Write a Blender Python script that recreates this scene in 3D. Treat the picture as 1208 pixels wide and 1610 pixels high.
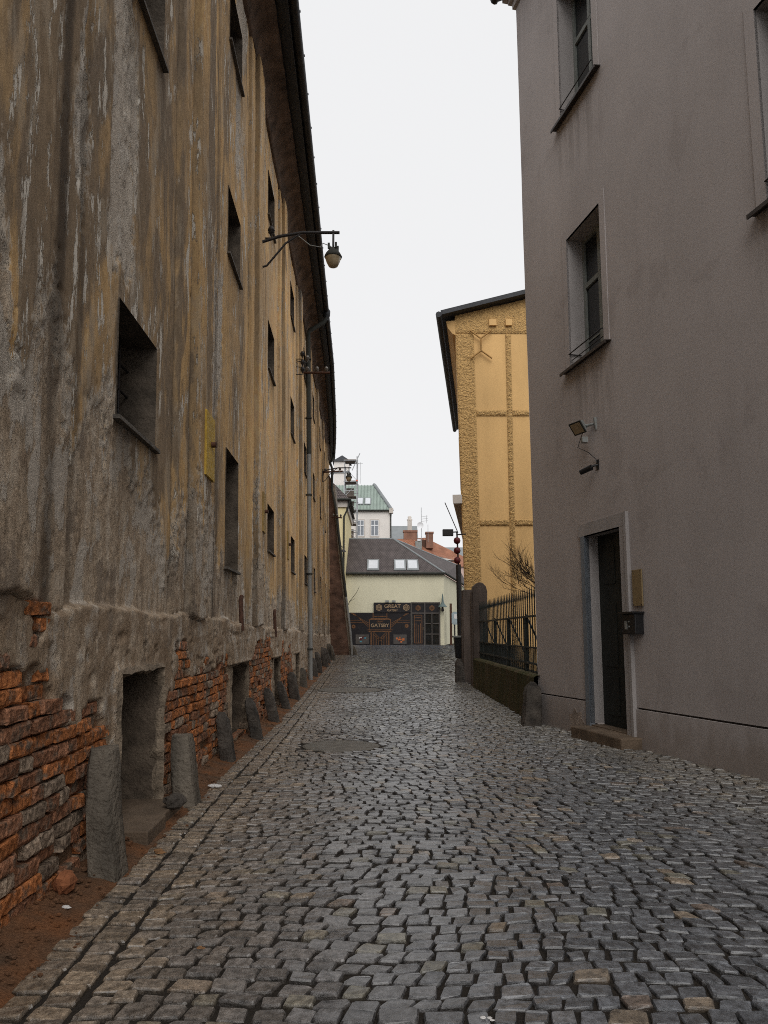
import bpy, math, random
import numpy as np
from mathutils import Vector, Matrix
R = math.radians
random.seed(7)
for o in list(bpy.data.objects):
    bpy.data.objects.remove(o)
scn = bpy.context.scene
COL = scn.collection

# ------------------------------------------------------------------ camera
cam_d = bpy.data.cameras.new('camera')
cam = bpy.data.objects.new('camera', cam_d)
COL.objects.link(cam)
cam.location = (0, 0, 1.6)
cam.rotation_euler = (R(90 + 7), 0, 0)
cam_d.sensor_fit = 'VERTICAL'
cam_d.sensor_height = 24.0
cam_d.lens = 24.0 * 1117 / 1610
cam_d.shift_y = 51.85 / 1610
cam_d.clip_start = 0.05
cam_d.clip_end = 2000
scn.camera = cam

# ------------------------------------------------------------------ overcast sky and sun
SUN_EL, SUN_AZ = 45, 172           # azimuth measured from +Y clockwise: behind the camera
world = bpy.data.worlds.new('World')
scn.world = world
world.use_nodes = True
wn, wl = world.node_tree.nodes, world.node_tree.links
wn.clear()
sky = wn.new('ShaderNodeTexSky')
sky.sky_type = 'NISHITA'
sky.sun_disc = False
sky.sun_elevation = R(SUN_EL)
sky.sun_rotation = R(SUN_AZ)
sky.dust_density = 4.0
hs = wn.new('ShaderNodeHueSaturation')
hs.inputs['Saturation'].default_value = 0.1
wl.new(sky.outputs[0], hs.inputs['Color'])
sc_ = wn.new('ShaderNodeMix'); sc_.data_type = 'RGBA'; sc_.blend_type = 'MIX'
sc_.inputs[0].default_value = 0.93            # cloud cover
wl.new(hs.outputs[0], sc_.inputs[6])
sc_.inputs[7].default_value = (8.0, 8.03, 8.12, 1)
bg = wn.new('ShaderNodeBackground')
bg.inputs[1].default_value = 0.1
wl.new(sc_.outputs[2], bg.inputs[0])
wo = wn.new('ShaderNodeOutputWorld')
wl.new(bg.outputs[0], wo.inputs[0])

sun_d = bpy.data.lights.new('sun', 'SUN')
sun_d.energy = 1.5
sun_d.angle = R(50)
sun_d.color = (1.0, 0.97, 0.93)
sun = bpy.data.objects.new('sun', sun_d)
COL.objects.link(sun)
az, el = R(SUN_AZ), R(SUN_EL)
dirv = Vector((math.sin(az) * math.cos(el), math.cos(az) * math.cos(el), math.sin(el)))
sun.rotation_euler = dirv.to_track_quat('Z', 'Y').to_euler()
sun.location = (0, -10, 30)

scn.cycles.pixel_filter_type = 'BLACKMAN_HARRIS'
scn.cycles.filter_width = 1.0
scn.cycles.use_denoising = False
scn.view_settings.view_transform = 'Standard'
scn.view_settings.look = 'None'
scn.view_settings.exposure = 0.2
scn.view_settings.gamma = 1.0
scn.view_settings.use_curve_mapping = False

# ------------------------------------------------------------------ helpers
ORG = {}

def thing(name, label, cat, loc=(0, 0, 0), group=None):
    o = bpy.data.objects.new(name, None)
    o.empty_display_size = 0.2
    o.location = loc
    COL.objects.link(o)
    ORG[o.name] = Vector(loc)
    tag(o, label, cat, group)
    return o

def tag(o, label=None, cat=None, group=None, kind=None):
    if label: o['label'] = label
    if cat: o['category'] = cat
    if group: o['group'] = group
    if kind: o['kind'] = kind
    return o

class MB:
    """collects shapes in world space; build() links them as one mesh object"""
    def __init__(s):
        s.v, s.f, s.sm = [], [], []
    def add(s, vs, fs, smooth=False):
        b = len(s.v)
        s.v += [tuple(p) for p in vs]
        for f in fs:
            s.f.append([i + b for i in f]); s.sm.append(smooth)
        return s
    def hexa(s, p):
        return s.add(p, [(3, 2, 1, 0), (4, 5, 6, 7), (0, 1, 5, 4), (1, 2, 6, 5), (2, 3, 7, 6), (3, 0, 4, 7)])
    def box(s, x0, x1, y0, y1, z0, z1):
        return s.hexa([(x0, y0, z0), (x1, y0, z0), (x1, y1, z0), (x0, y1, z0), (x0, y0, z1), (x1, y0, z1), (x1, y1, z1), (x0, y1, z1)])
    def tf(s, fn, x0, x1, y0, y1, z0, z1):
        """box given in a local frame fn(a, n, z)"""
        return s.hexa([fn(x0, y0, z0), fn(x1, y0, z0), fn(x1, y1, z0), fn(x0, y1, z0), fn(x0, y0, z1), fn(x1, y0, z1), fn(x1, y1, z1), fn(x0, y1, z1)])
    def quad(s, a, b, c, d):
        return s.add([a, b, c, d], [(0, 1, 2, 3)])
    def prism(s, pts, fn, d0, d1):
        """polygon pts (u,w) extruded from d0 to d1 along fn(u, d, w)"""
        n = len(pts)
        vs = [fn(u, d0, w) for u, w in pts] + [fn(u, d1, w) for u, w in pts]
        fs = [tuple(range(n)), tuple(range(2 * n - 1, n - 1, -1))]
        fs += [(i, i + n, (i + 1) % n + n, (i + 1) % n) for i in range(n)]
        return s.add(vs, fs)
    def tube(s, pts, r, seg=8, caps=True):
        pts = [Vector(p) for p in pts]
        rr = r if isinstance(r, (list, tuple)) else [r] * len(pts)
        rings, up = [], None
        for i, p in enumerate(pts):
            t = (pts[min(i + 1, len(pts) - 1)] - pts[max(i - 1, 0)])
            if t.length < 1e-9: t = Vector((0, 0, 1))
            t.normalize()
            if up is None:
                up = Vector((0, 0, 1)) if abs(t.z) < .9 else Vector((0, 1, 0))
            a = t.cross(up).normalized(); b = a.cross(t).normalized()
            up = b
            rings.append([p + (a * math.cos(2 * math.pi * k / seg) + b * math.sin(2 * math.pi * k / seg)) * rr[i] for k in range(seg)])
        vs = [q for rg in rings for q in rg]
        fs = []
        for i in range(len(pts) - 1):
            for k in range(seg):
                fs.append((i * seg + k, i * seg + (k + 1) % seg, (i + 1) * seg + (k + 1) % seg, (i + 1) * seg + k))
        s.add(vs, fs, True)
        if caps:
            s.add(rings[0], [tuple(range(seg - 1, -1, -1))]); s.add(rings[-1], [tuple(range(seg))])
        return s
    def lathe(s, c, prof, seg=14, axis='z', smooth=True):
        """prof: (radius, height) list about a vertical axis at c"""
        vs, fs = [], []
        for r, h in prof:
            for k in range(seg):
                a = 2 * math.pi * k / seg
                vs.append((c[0] + r * math.cos(a), c[1] + r * math.sin(a), c[2] + h))
        for i in range(len(prof) - 1):
            for k in range(seg):
                fs.append((i * seg + k, i * seg + (k + 1) % seg, (i + 1) * seg + (k + 1) % seg, (i + 1) * seg + k))
        s.add(vs, fs, smooth)
        s.add(vs[:seg], [tuple(range(seg - 1, -1, -1))]); s.add(vs[-seg:], [tuple(range(seg))])
        return s
    def build(s, name, mat, parent=None, bevel=0, label=None):
        me = bpy.data.meshes.new(name)
        off = ORG.get(parent.name, Vector((0, 0, 0))) if parent else Vector((0, 0, 0))
        me.from_pydata([(p[0] - off.x, p[1] - off.y, p[2] - off.z) for p in s.v], [], s.f)
        me.polygons.foreach_set('use_smooth', s.sm)
        me.materials.append(mat)
        me.update()
        o = bpy.data.objects.new(name, me)
        COL.objects.link(o)
        if parent: o.parent = parent
        ORG[o.name] = off
        if bevel:
            m = o.modifiers.new('bevel', 'BEVEL'); m.width = bevel; m.segments = 2; m.limit_method = 'ANGLE'
        if label: o['label'] = label
        return o

def np_mesh(name, V, Q, mat, parent=None, attrs=None, smooth=True):
    """fast mesh: V (n,3) world, Q (m,k) faces, attrs name -> per-vertex float or rgb"""
    off = ORG.get(parent.name, Vector((0, 0, 0))) if parent else Vector((0, 0, 0))
    V = np.asarray(V, np.float32) - np.array(off, np.float32)
    Q = np.asarray(Q, np.int32)
    me = bpy.data.meshes.new(name)
    me.vertices.add(len(V)); me.vertices.foreach_set('co', V.ravel())
    m, k = Q.shape
    me.loops.add(m * k); me.loops.foreach_set('vertex_index', Q.ravel())
    me.polygons.add(m)
    me.polygons.foreach_set('loop_start', np.arange(0, m * k, k, dtype=np.int32))
    me.polygons.foreach_set('use_smooth', np.full(m, smooth))
    for nm, a in (attrs or {}).items():
        a = np.asarray(a, np.float32)
        if a.ndim == 1:
            at = me.attributes.new(nm, 'FLOAT', 'POINT'); at.data.foreach_set('value', a)
        else:
            at = me.attributes.new(nm, 'FLOAT_COLOR', 'POINT')
            at.data.foreach_set('color', np.concatenate([a, np.ones((len(a), 1), np.float32)], 1).ravel())
    me.materials.append(mat)
    me.update(calc_edges=True); me.validate()
    o = bpy.data.objects.new(name, me)
    COL.objects.link(o)
    if parent: o.parent = parent
    ORG[o.name] = off
    return o

def hsh(x, y, s):
    h = np.sin(x * 127.1 + y * 311.7 + s * 74.7) * 43758.5453
    return h - np.floor(h)
def vn(x, y, s=0):
    xi, yi = np.floor(x), np.floor(y); fx, fy = x - xi, y - yi
    fx = fx * fx * (3 - 2 * fx); fy = fy * fy * (3 - 2 * fy)
    a, b, c, d = hsh(xi, yi, s), hsh(xi + 1, yi, s), hsh(xi, yi + 1, s), hsh(xi + 1, yi + 1, s)
    return (a + (b - a) * fx) * (1 - fy) + (c + (d - c) * fx) * fy
def fbm(x, y, s=0, o=4):
    t, a, n = 0, .5, 0
    for i in range(o):
        t = t + a * vn(x * 2 ** i, y * 2 ** i, s + i * 3.3); n += a; a *= .5
    return t / n
def sst(e0, e1, x):
    t = np.clip((x - e0) / (e1 - e0), 0, 1); return t * t * (3 - 2 * t)

GK = ([-30, 0, 6, 9, 13, 20, 30, 40, 48, 57, 75, 300], [.03, .03, .03, .0, -.08, -.08, -.04, .08, .27, .6, .9, 1.0])
def gz(y):
    """street level along its length (smoothed knots)"""
    y = np.asarray(y, float)
    return (np.interp(y - 1.5, *GK) + np.interp(y, *GK) * 2 + np.interp(y + 1.5, *GK)) / 4
def gf(y): return float(gz(y))

# ------------------------------------------------------------------ materials
class NT:
    def __init__(s, name):
        s.m = bpy.data.materials.new(name); s.m.use_nodes = True
        s.n, s.l = s.m.node_tree.nodes, s.m.node_tree.links
        s.b = s.n['Principled BSDF']
        s.co = s.n.new('ShaderNodeTexCoord').outputs['Object']
        s.geo = None
    def pos(s):
        if s.geo is None: s.geo = s.n.new('ShaderNodeNewGeometry').outputs['Position']
        return s.geo
    def noise(s, scale, detail=4, stretch=None, rough=.55, off=0, dist=0):
        mp = s.n.new('ShaderNodeMapping')
        mp.inputs['Scale'].default_value = stretch or (1, 1, 1)
        mp.inputs['Location'].default_value = (off, off * .7, off * 1.3)
        s.l.new(s.pos(), mp.inputs[0])
        t = s.n.new('ShaderNodeTexNoise')
        t.inputs['Scale'].default_value = scale; t.inputs['Detail'].default_value = detail
        t.inputs['Roughness'].default_value = rough; t.inputs['Distortion'].default_value = dist
        s.l.new(mp.outputs[0], t.inputs['Vector'])
        return t.outputs[0]
    def ramp(s, fac, stops):
        r = s.n.new('ShaderNodeValToRGB'); e = r.color_ramp.elements
        while len(e) < len(stops): e.new(.5)
        for i, (p, c) in enumerate(stops):
            e[i].position = p
            e[i].color = (c, c, c, 1) if isinstance(c, (int, float)) else (*c, 1)
        s.l.new(fac, r.inputs[0]); return r.outputs[0]
    def mix(s, f, a, b, mode='MIX'):
        m = s.n.new('ShaderNodeMix'); m.data_type = 'RGBA'; m.blend_type = mode
        for i, v in ((0, f), (6, a), (7, b)):
            if isinstance(v, (int, float)): m.inputs[i].default_value = v if i == 0 else (v, v, v, 1)
            elif isinstance(v, tuple): m.inputs[i].default_value = (*v, 1)
            else: s.l.new(v, m.inputs[i])
        return m.outputs[2]
    def math(s, op, a, b=0, c=0):
        m = s.n.new('ShaderNodeMath'); m.operation = op
        for i, v in enumerate((a, b, c)):
            if isinstance(v, (int, float)): m.inputs[i].default_value = v
            else: s.l.new(v, m.inputs[i])
        return m.outputs[0]
    def attr(s, name, out=2):
        a = s.n.new('ShaderNodeAttribute'); a.attribute_name = name; return a.outputs[out]
    def step(s, v, e0, e1):
        m = s.n.new('ShaderNodeMapRange'); m.interpolation_type = 'SMOOTHSTEP'
        s.l.new(v, m.inputs[0]); m.inputs[1].default_value = e0; m.inputs[2].default_value = e1
        return m.outputs[0]
    def bump(s, h, dist=.01, strength=1.0, prev=None):
        b = s.n.new('ShaderNodeBump'); b.inputs['Distance'].default_value = dist; b.inputs['Strength'].default_value = strength
        s.l.new(h, b.inputs['Height'])
        if prev is not None: s.l.new(prev, b.inputs['Normal'])
        return b.outputs[0]
    def out(s, col=None, rough=None, normal=None, spec=None, metal=None):
        for k, v in (('Base Color', col), ('Roughness', rough), ('Normal', normal), ('Specular IOR Level', spec), ('Metallic', metal)):
            if v is None: continue
            if isinstance(v, (int, float)): s.b.inputs[k].default_value = v
            elif isinstance(v, tuple): s.b.inputs[k].default_value = (*v, 1)
            else: s.l.new(v, s.b.inputs[k])
        return s.m

def plain(name, c, rough=.7, var=.25, scale=6, bump=.004, bscale=60, metal=0, spec=.3, streak=False):
    t = NT(name)
    n = t.noise(scale, 5, (1, 1, .25) if streak else None)
    lo = tuple(x * (1 - var) for x in c); hi = tuple(min(1, x * (1 + var)) for x in c)
    colr = t.ramp(n, [(.3, lo), (.7, hi)])
    n2 = t.noise(bscale, 4)
    nm = t.bump(n2, bump) if bump else None
    return t.out(colr, t.ramp(n2, [(.3, max(.05, rough - .1)), (.7, min(1, rough + .1))]), nm, spec, metal)

def mat_leftwall():
    t = NT('old_plaster')
    peel, bz, warm, grime_shade, strip, plin = t.attr('peel'), t.attr('bz'), t.attr('warm'), t.attr('grime_shade'), t.attr('strip'), t.attr('plin')
    fine = t.noise(38, 5, (1, 1, .4), .68)
    fine2 = t.noise(9, 5, (1, 1, .35), .6, 4)
    blot = t.noise(1.1, 6, (1, 1, .4), .62, 3)
    soot = t.noise(1.9, 6, (1, 1, .28), .66, 9, .6)
    hair = t.noise(26, 6, (1, .6, .25), .7, 17)
    skim0 = t.noise(1.3, 3, (1, .8, .35), .5, 63)
    # top coat: ochre wash with soot blooms and hair-fine runs
    ochre = t.mix(t.step(blot, .38, .62), (.36, .25, .142), (.56, .365, .17))
    orange = t.mix(t.step(blot, .38, .62), (.60, .415, .23), (.82, .52, .235))
    top = t.mix(warm, ochre, orange)
    top = t.mix(t.math('MULTIPLY', t.step(t.math('ADD', soot, t.math('MULTIPLY', strip, .22)), .50, .62), .8), top, (.19, .15, .113))
    top = t.mix(.34, top, t.ramp(hair, [(.34, .18), (.5, .5), (.66, .85)]), 'OVERLAY')
    pale = t.noise(3.4, 6, (1, 1, .3), .65, 55, .4)
    top = t.mix(t.math('MULTIPLY', t.step(pale, .54, .60), .35), top, (.52, .44, .335))
    flake = t.noise(9, 7, (1, .8, .2), .72, 29)
    fl_m = t.math('MULTIPLY', t.step(flake, .555, .585), t.step(skim0, .46, .54))
    top = t.mix(fl_m, top, (.66, .61, .53))
    # undercoat: warm grey lime render with skim patches
    grit = t.noise(24, 6, None, .75, 33)
    gray = t.ramp(fine2, [(.3, (.29, .215, .148)), (.5, (.44, .345, .25)), (.68, (.56, .475, .375))])
    gray = t.mix(.42, gray, t.ramp(grit, [(.34, .12), (.5, .5), (.66, .88)]), 'OVERLAY')
    skim = t.noise(2.2, 6, (1, 1, .5), .66, 41)
    sk_m = t.step(skim, .53, .56)
    gray = t.mix(t.math('MULTIPLY', sk_m, .75), gray, (.53, .48, .415))
    dk_m = t.step(skim, .42, .39)
    gray = t.mix(t.math('MULTIPLY', dk_m, .8), gray, (.26, .205, .156))
    gray = t.mix(t.math('MULTIPLY', t.attr('hi'), .6), gray, t.mix(grit, (.50, .455, .39), (.72, .67, .60)))
    p = t.math('ADD', peel, t.math('MULTIPLY', t.math('SUBTRACT', fine, .5), .5))
    p = t.math('ADD', p, t.math('MULTIPLY', t.math('SUBTRACT', fine2, .5), .45))
    pm = t.step(p, .485, .515)
    rim = t.math('MULTIPLY', t.step(p, .40, .47), t.math('SUBTRACT', 1.0, t.step(p, .50, .58)))
    c = t.mix(pm, top, gray)
    c = t.mix(t.math('MULTIPLY', rim, .55), c, (.62, .565, .485))
    c = t.mix(t.math('MULTIPLY', plin, t.step(t.noise(3.1, 6, None, .68, 71), .40, .60)), c, t.mix(grit, (.20, .142, .094), (.42, .31, .212)))
    mort = t.ramp(t.noise(14, 5, None, .6, 21), [(.3, (.12, .08, .052)), (.55, (.26, .165, .10)), (.75, (.40, .175, .08))])
    c = t.mix(t.step(bz, .4, .6), c, mort)
    gm = t.math('MULTIPLY', grime_shade, t.math('ADD', .7, t.math('MULTIPLY', soot, .7)))
    c = t.mix(t.math('MINIMUM', gm, .9), c, (.075, .056, .04))  # dirt under the windows plus painted shade beside the pilasters
    grain = t.noise(150, 3)
    c = t.mix(.5, c, t.ramp(grain, [(.3, .25), (.7, .75)]), 'OVERLAY')
    h = t.math('ADD', t.math('MULTIPLY', pm, -.7), t.math('MULTIPLY', fine2, .14))
    h = t.math('ADD', h, t.math('MULTIPLY', t.math('MULTIPLY', sk_m, pm), .35))
    h = t.math('SUBTRACT', h, t.math('MULTIPLY', fl_m, .4))
    nm = t.bump(h, .018, 1.0)
    nm = t.bump(t.math('MULTIPLY', grit, t.math('ADD', t.math('MULTIPLY', pm, .8), .12)), .018, 1.0, nm)
    rg = t.math('MULTIPLY', t.math('ADD', grain, fine), t.math('ADD', t.math('MULTIPLY', pm, .6), .2))
    nm = t.bump(rg, .008, .8, nm)
    return t.out(c, .92, nm, .15)

def mat_brick():
    t = NT('old_brick')
    tint = t.attr('tint', 0)
    n = t.noise(30, 5, None, .6); n2 = t.noise(9, 4, None, .6, 5)
    c = t.mix(t.step(n2, .48, .66), tint, (.16, .12, .09))
    c = t.mix(.6, c, t.ramp(n, [(.36, .12), (.64, .88)]), 'OVERLAY')
    nm = t.bump(n, .03, 1.0)
    return t.out(c, .93, nm, .12)

def mat_sett():
    t = NT('granite_sett')
    tint = t.attr('tint', 0)
    sp = t.noise(220, 3, None, .7); n = t.noise(26, 5, None, .6); w = t.noise(1.1, 4, None, .6, 8)
    c = t.mix(.7, tint, t.ramp(sp, [(.28, .15), (.72, .85)]), 'OVERLAY')
    c = t.mix(.7, c, t.ramp(n, [(.36, .15), (.64, .85)]), 'OVERLAY')
    rough = t.math('ADD', t.math('MULTIPLY', t.ramp(w, [(.35, .0), (.65, 1.0)]), .14), t.math('MULTIPLY', n, .24))
    rough = t.math('ADD', rough, .06)
    nm = t.bump(n, .012, 1.0)
    nm = t.bump(sp, .003, .7, nm)
    t.b.inputs['Coat Weight'].default_value = .55
    t.b.inputs['Coat Roughness'].default_value = .22
    return t.out(c, rough, nm, .5)

def mat_soil():
    t = NT('joint_soil')
    n = t.noise(40, 5); n2 = t.noise(2, 4)
    c = t.mix(n2, (.016, .013, .011), (.03, .024, .018))
    return t.out(c, .85, t.bump(n, .02, 1), .2)

def mat_dust():
    t = NT('brick_dust')
    n = t.noise(60, 5, None, .7); n2 = t.noise(3.2, 5)
    c = t.ramp(n2, [(.3, (.115, .075, .05)), (.55, (.17, .085, .045)), (.75, (.23, .095, .04))])
    c = t.mix(.6, c, t.ramp(n, [(.3, .2), (.7, .8)]), 'OVERLAY')
    return t.out(c, .95, t.bump(n, .02, 1), .1)

def mat_graywall():
    t = NT('grey_stucco')
    n = t.noise(.55, 5, (1, 1, .45), .6, 2); n2 = t.noise(2.4, 5, (1, 1, .12), .6, 7); g = t.noise(190, 3, None, .7)
    c = t.ramp(n, [(.3, (.375, .34, .328)), (.7, (.45, .41, .397))])
    c = t.mix(t.math('MULTIPLY', t.step(n2, .5, .8), .18), c, (.29, .255, .24))
    c = t.mix(t.math('MULTIPLY', t.step(n2, .5, .22), .15), c, (.47, .42, .395))
    # splash dirt at the foot of the wall
    sx = t.n.new('ShaderNodeSeparateXYZ'); t.l.new(t.pos(), sx.inputs[0])
    d = t.math('ADD', sx.outputs[2], t.math('MULTIPLY', t.noise(3.5, 5, (1, 1, .5), .6, 11), -.9))
    c = t.mix(t.math('MULTIPLY', t.step(d, .15, -.35), .5), c, (.21, .165, .132))
    dr_ = t.math('MULTIPLY', t.attr('drip'), t.step(t.noise(7, 5, (1, 1, .08), .65, 31), .40, .62))
    c = t.mix(t.math('MULTIPLY', dr_, .6), c, (.17, .145, .13))
    pt = t.noise(.9, 6, None, .62, 47, .5)
    c = t.mix(t.math('MULTIPLY', t.step(pt, .52, .60), .22), c, (.47, .425, .405))
    c = t.mix(t.math('MULTIPLY', t.step(pt, .42, .36), .25), c, (.27, .235, .222))
    c = t.mix(.12, c, t.ramp(g, [(.3, .25), (.7, .75)]), 'OVERLAY')
    nm = t.bump(g, .0025, .6)
    nm = t.bump(n2, .02, .25, nm)
    return t.out(c, .9, nm, .15)

def mat_roughstucco():
    t = NT('thrown_yellow_stucco')
    v = t.n.new('ShaderNodeTexVoronoi'); v.inputs['Scale'].default_value = 20
    t.l.new(t.pos(), v.inputs['Vector'])
    n = t.noise(22, 4)
    c = t.mix(t.step(n, .42, .66), (.60, .38, .155), (.38, .245, .11))
    h = t.math('ADD', v.outputs[0], n)
    return t.out(c, .9, t.bump(h, .03, 1.0), .15)

def mat_mosswall():
    t = NT('mossy_concrete')
    n = t.noise(3, 5, (1, 1, .35), .6); n2 = t.noise(30, 5)
    c = t.ramp(n, [(.3, (.045, .048, .02)), (.5, (.075, .066, .034)), (.7, (.11, .078, .05))])
    c = t.mix(.5, c, t.ramp(n2, [(.3, .2), (.7, .8)]), 'OVERLAY')
    return t.out(c, .95, t.bump(n2, .012, 1), .1)

def mat_tileroof(name, c0, c1, sc):
    t = NT(name)
    mp = t.n.new('ShaderNodeMapping'); mp.inputs['Rotation'].default_value = (0, 0, 0); mp.inputs['Scale'].default_value = (sc, sc, sc)
    t.l.new(t.pos(), mp.inputs[0])
    b = t.n.new('ShaderNodeTexBrick'); b.inputs['Scale'].default_value = 1
    b.inputs['Color1'].default_value = (*c0, 1); b.inputs['Color2'].default_value = (*c1, 1)
    b.inputs['Mortar'].default_value = (*[x * .35 for x in c0], 1); b.inputs['Mortar Size'].default_value = .06
    b.inputs['Brick Width'].default_value = .5; b.inputs['Row Height'].default_value = .3
    t.l.new(mp.outputs[0], b.inputs['Vector'])
    n = t.noise(1.2, 4)
    c = t.mix(.5, b.outputs[0], t.ramp(n, [(.3, .3), (.7, .7)]), 'OVERLAY')
    return t.out(c, .8, t.bump(b.outputs[1], .02, -.6), .2)

M = {}
M['left'] = mat_leftwall(); M['brick'] = mat_brick(); M['sett'] = mat_sett(); M['soil'] = mat_soil(); M['dust'] = mat_dust()
M['tie'] = plain('shade_browned_tie', (.36, .205, .07), .8, .2, 8, 0)  # yellow wall tie, browned so its colour carries the shadow below it
M['gray'] = mat_graywall(); M['roughy'] = mat_roughstucco(); M['moss'] = mat_mosswall()
M['yellow'] = plain('yellow_render', (.67, .425, .18), .85, .14, .9, .004, 90, streak=True)
M['niche'] = plain('niche_plaster', (.11, .085, .063), .95, .5, 5, .02, 26)
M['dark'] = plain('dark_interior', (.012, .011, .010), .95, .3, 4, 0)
M['oldwood'] = plain('weathered_wood', (.06, .045, .033), .85, .4, 9, .006, 40, streak=True)
M['glassold'] = plain('dusty_glass', (.02, .022, .024), .25, .5, 6, .001, 20, spec=.5)
M['sillz'] = plain('dark_sill', (.10, .088, .075), .8, .4, 8, .008, 40)
M['stone'] = plain('guard_stone', (.105, .089, .07), .8, .75, 4, .03, 22, streak=True)
M['stoned'] = plain('dark_guard_stone', (.055, .046, .038), .75, .7, 5, .03, 24)
M['stepst'] = plain('worn_step_stone', (.125, .09, .062), .85, .35, 4, .01, 40)
M['cove'] = plain('sooty_brick_cove', (.115, .075, .052), .95, .55, 3, .03, 12)
M['eave'] = plain('dark_eave_sheet', (.02, .022, .027), .6, .4, 5, .004, 20, spec=.4)
M['pipe_d'] = plain('dark_zinc', (.04, .041, .036), .8, .3, 5, .003, 30, spec=.2, streak=True)
M['pipe_l'] = plain('new_zinc', (.23, .23, .22), .75, .25, 5, .003, 30, spec=.25, streak=True)
M['iron'] = plain('black_iron', (.018, .015, .015), .6, .4, 20, .003, 60, spec=.4)
M['rust'] = plain('rusty_iron', (.075, .035, .022), .85, .5, 18, .006, 60)
M['porc'] = plain('porcelain', (.12, .105, .09), .35, .4, 20, 0, spec=.5)
M['plate'] = plain('yellow_paint_plate', (.46, .30, .045), .7, .25, 9, .004, 50)
M['plate2'] = plain('faded_yellow_plate', (.30, .195, .06), .7, .3, 9, .004, 50)
M['surr'] = plain('stucco_surround', (.33, .305, .295), .85, .12, 3, .004, 120, streak=True)
M['surrb'] = plain('blue_grey_jamb_paint', (.17, .19, .215), .8, .15, 3, .003, 80, streak=True)
M['frame'] = plain('grey_window_paint', (.19, .20, .185), .6, .15, 6, .002, 60)
M['pane'] = plain('window_glass', (.012, .014, .015), .08, .3, 2, 0, spec=.6)
M['door'] = plain('black_green_door', (.016, .018, .016), .6, .3, 4, .003, 40, streak=True)
M['copper'] = plain('dark_sill_sheet', (.05, .04, .035), .55, .3, 8, .002, 40)
M['brass'] = plain('ochre_plaque', (.23, .165, .085), .6, .12, 8, .002, 60)
M['black'] = plain('black_plastic', (.010, .010, .011), .45, .2, 10, .001, 60, spec=.4)
M['lampgrey'] = plain('lamp_housing_grey', (.24, .25, .24), .5, .15, 10, 0)
M['post'] = plain('brown_stone_post', (.10, .078, .066), .9, .35, 3, .012, 40, streak=True)
M['fence'] = plain('dark_green_iron', (.014, .02, .018), .55, .35, 14, .003, 60, spec=.4)
M['twig'] = plain('bare_twig', (.035, .024, .018), .85, .3, 10, 0)
M['redl'] = plain('red_lantern', (.09, .010, .012), .5, .2, 10, 0)
M['cream'] = plain('cream_render', (.72, .62, .36), .9, .05, 1, .002, 60)
M['white'] = plain('white_render', (.74, .70, .66), .9, .05, 1, .002, 60)
M['shopw'] = plain('pale_green_render', (.65, .615, .455), .9, .05, .8, .003, 60, streak=True)  # saturation lowered in the colour to stand in for distance haze
M['shopd'] = plain('shop_black_board', (.014, .012, .014), .5, .2, 3, 0)
M['gold'] = plain('shop_gold_print', (.17, .08, .035), .5, .3, 5, 0)
M['goldp'] = plain('pale_gold_letter', (.32, .22, .13), .5, .15, 5, 0)
M['roofb'] = mat_tileroof('brown_slate', (.105, .088, .086), (.135, .112, .108), 2.6)
M['roofg'] = plain('grey_sheet_roof', (.20, .215, .22), .6, .12, 1, .003, 8)
M['roofgr'] = plain('green_sheet_roof', (.25, .305, .27), .6, .12, 1, .003, 8, streak=True)  # green dulled towards grey, painting far haze into the sheet
M['roofr'] = mat_tileroof('red_clay_tiles', (.42, .19, .115), (.36, .155, .095), 2.2)
M['chim'] = mat_tileroof('chimney_brick', (.31, .165, .115), (.26, .135, .095), 3.4)
M['winw'] = plain('white_window_paint', (.75, .76, .78), .6, .05, 3, 0)
M['skyl'] = plain('skylight_glass', (.55, .57, .6), .12, .05, 2, 0, spec=.6)
M['fpane'] = plain('far_window_glass', (.22, .24, .27), .12, .2, 1, 0, spec=.6)
M['scaf'] = plain('galvanised_tube', (.38, .39, .40), .5, .2, 5, 0)
M['deck'] = plain('scaffold_board', (.17, .14, .12), .9, .25, 3, 0)
M['cornp'] = plain('pale_moulding', (.55, .5, .45), .85, .08, 3, .002, 60)
M['lampglass'] = plain('smoked_lamp_glass', (.34, .27, .17), .2, .2, 8, 0, spec=.6)
M['teal'] = plain('green_enamel', (.10, .14, .135), .5, .15, 5, 0)
M['paper'] = plain('crumpled_paper', (.62, .6, .58), .9, .1, 20, .01, 60)
M['leafdry'] = plain('dry_leaf', (.19, .10, .045), .9, .3, 30, .004, 60)
M['cast'] = plain('worn_cover_stone', (.13, .118, .10), .6, .25, 6, .008, 60)
M['screenA'] = plain('poster_teal_print', (.06, .20, .25), .5, .5, 3.5, 0)
M['screenB'] = plain('poster_orange_print', (.45, .13, .04), .5, .5, 3.5, 0)
M['mbox'] = plain('grey_meter_box', (.30, .36, .38), .5, .1, 4, 0)
M['bricksoot'] = plain('sooty_buttress_brick', (.12, .07, .05), .95, .5, 2.4, .03, 9)
#@@GEOM
# ================================================================== GROUND AND STREET
X0, KX, BT = -1.87, .0331, .018            # left wall: foot line and batter
def lwx(s, z=0, n=0): return X0 - KX * s - BT * z + n
def LP(s, n, z): return (lwx(s, z, n), s, z)

ys = np.concatenate([np.linspace(-60, 80, 141), [110, 200, 600]])
xs = np.array([-400, -60, -20, -8, 0, 8, 20, 60, 400.])
XX, YY = np.meshgrid(xs, ys)
VV = np.stack([XX, YY, gz(YY) - .075], -1).reshape(-1, 3)
nx = len(xs)
QQ = np.array([[j * nx + i, j * nx + i + 1, (j + 1) * nx + i + 1, (j + 1) * nx + i] for j in range(len(ys) - 1) for i in range(nx - 1)])
tag(np_mesh('ground', VV, QQ, M['soil']), kind='structure')

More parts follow.
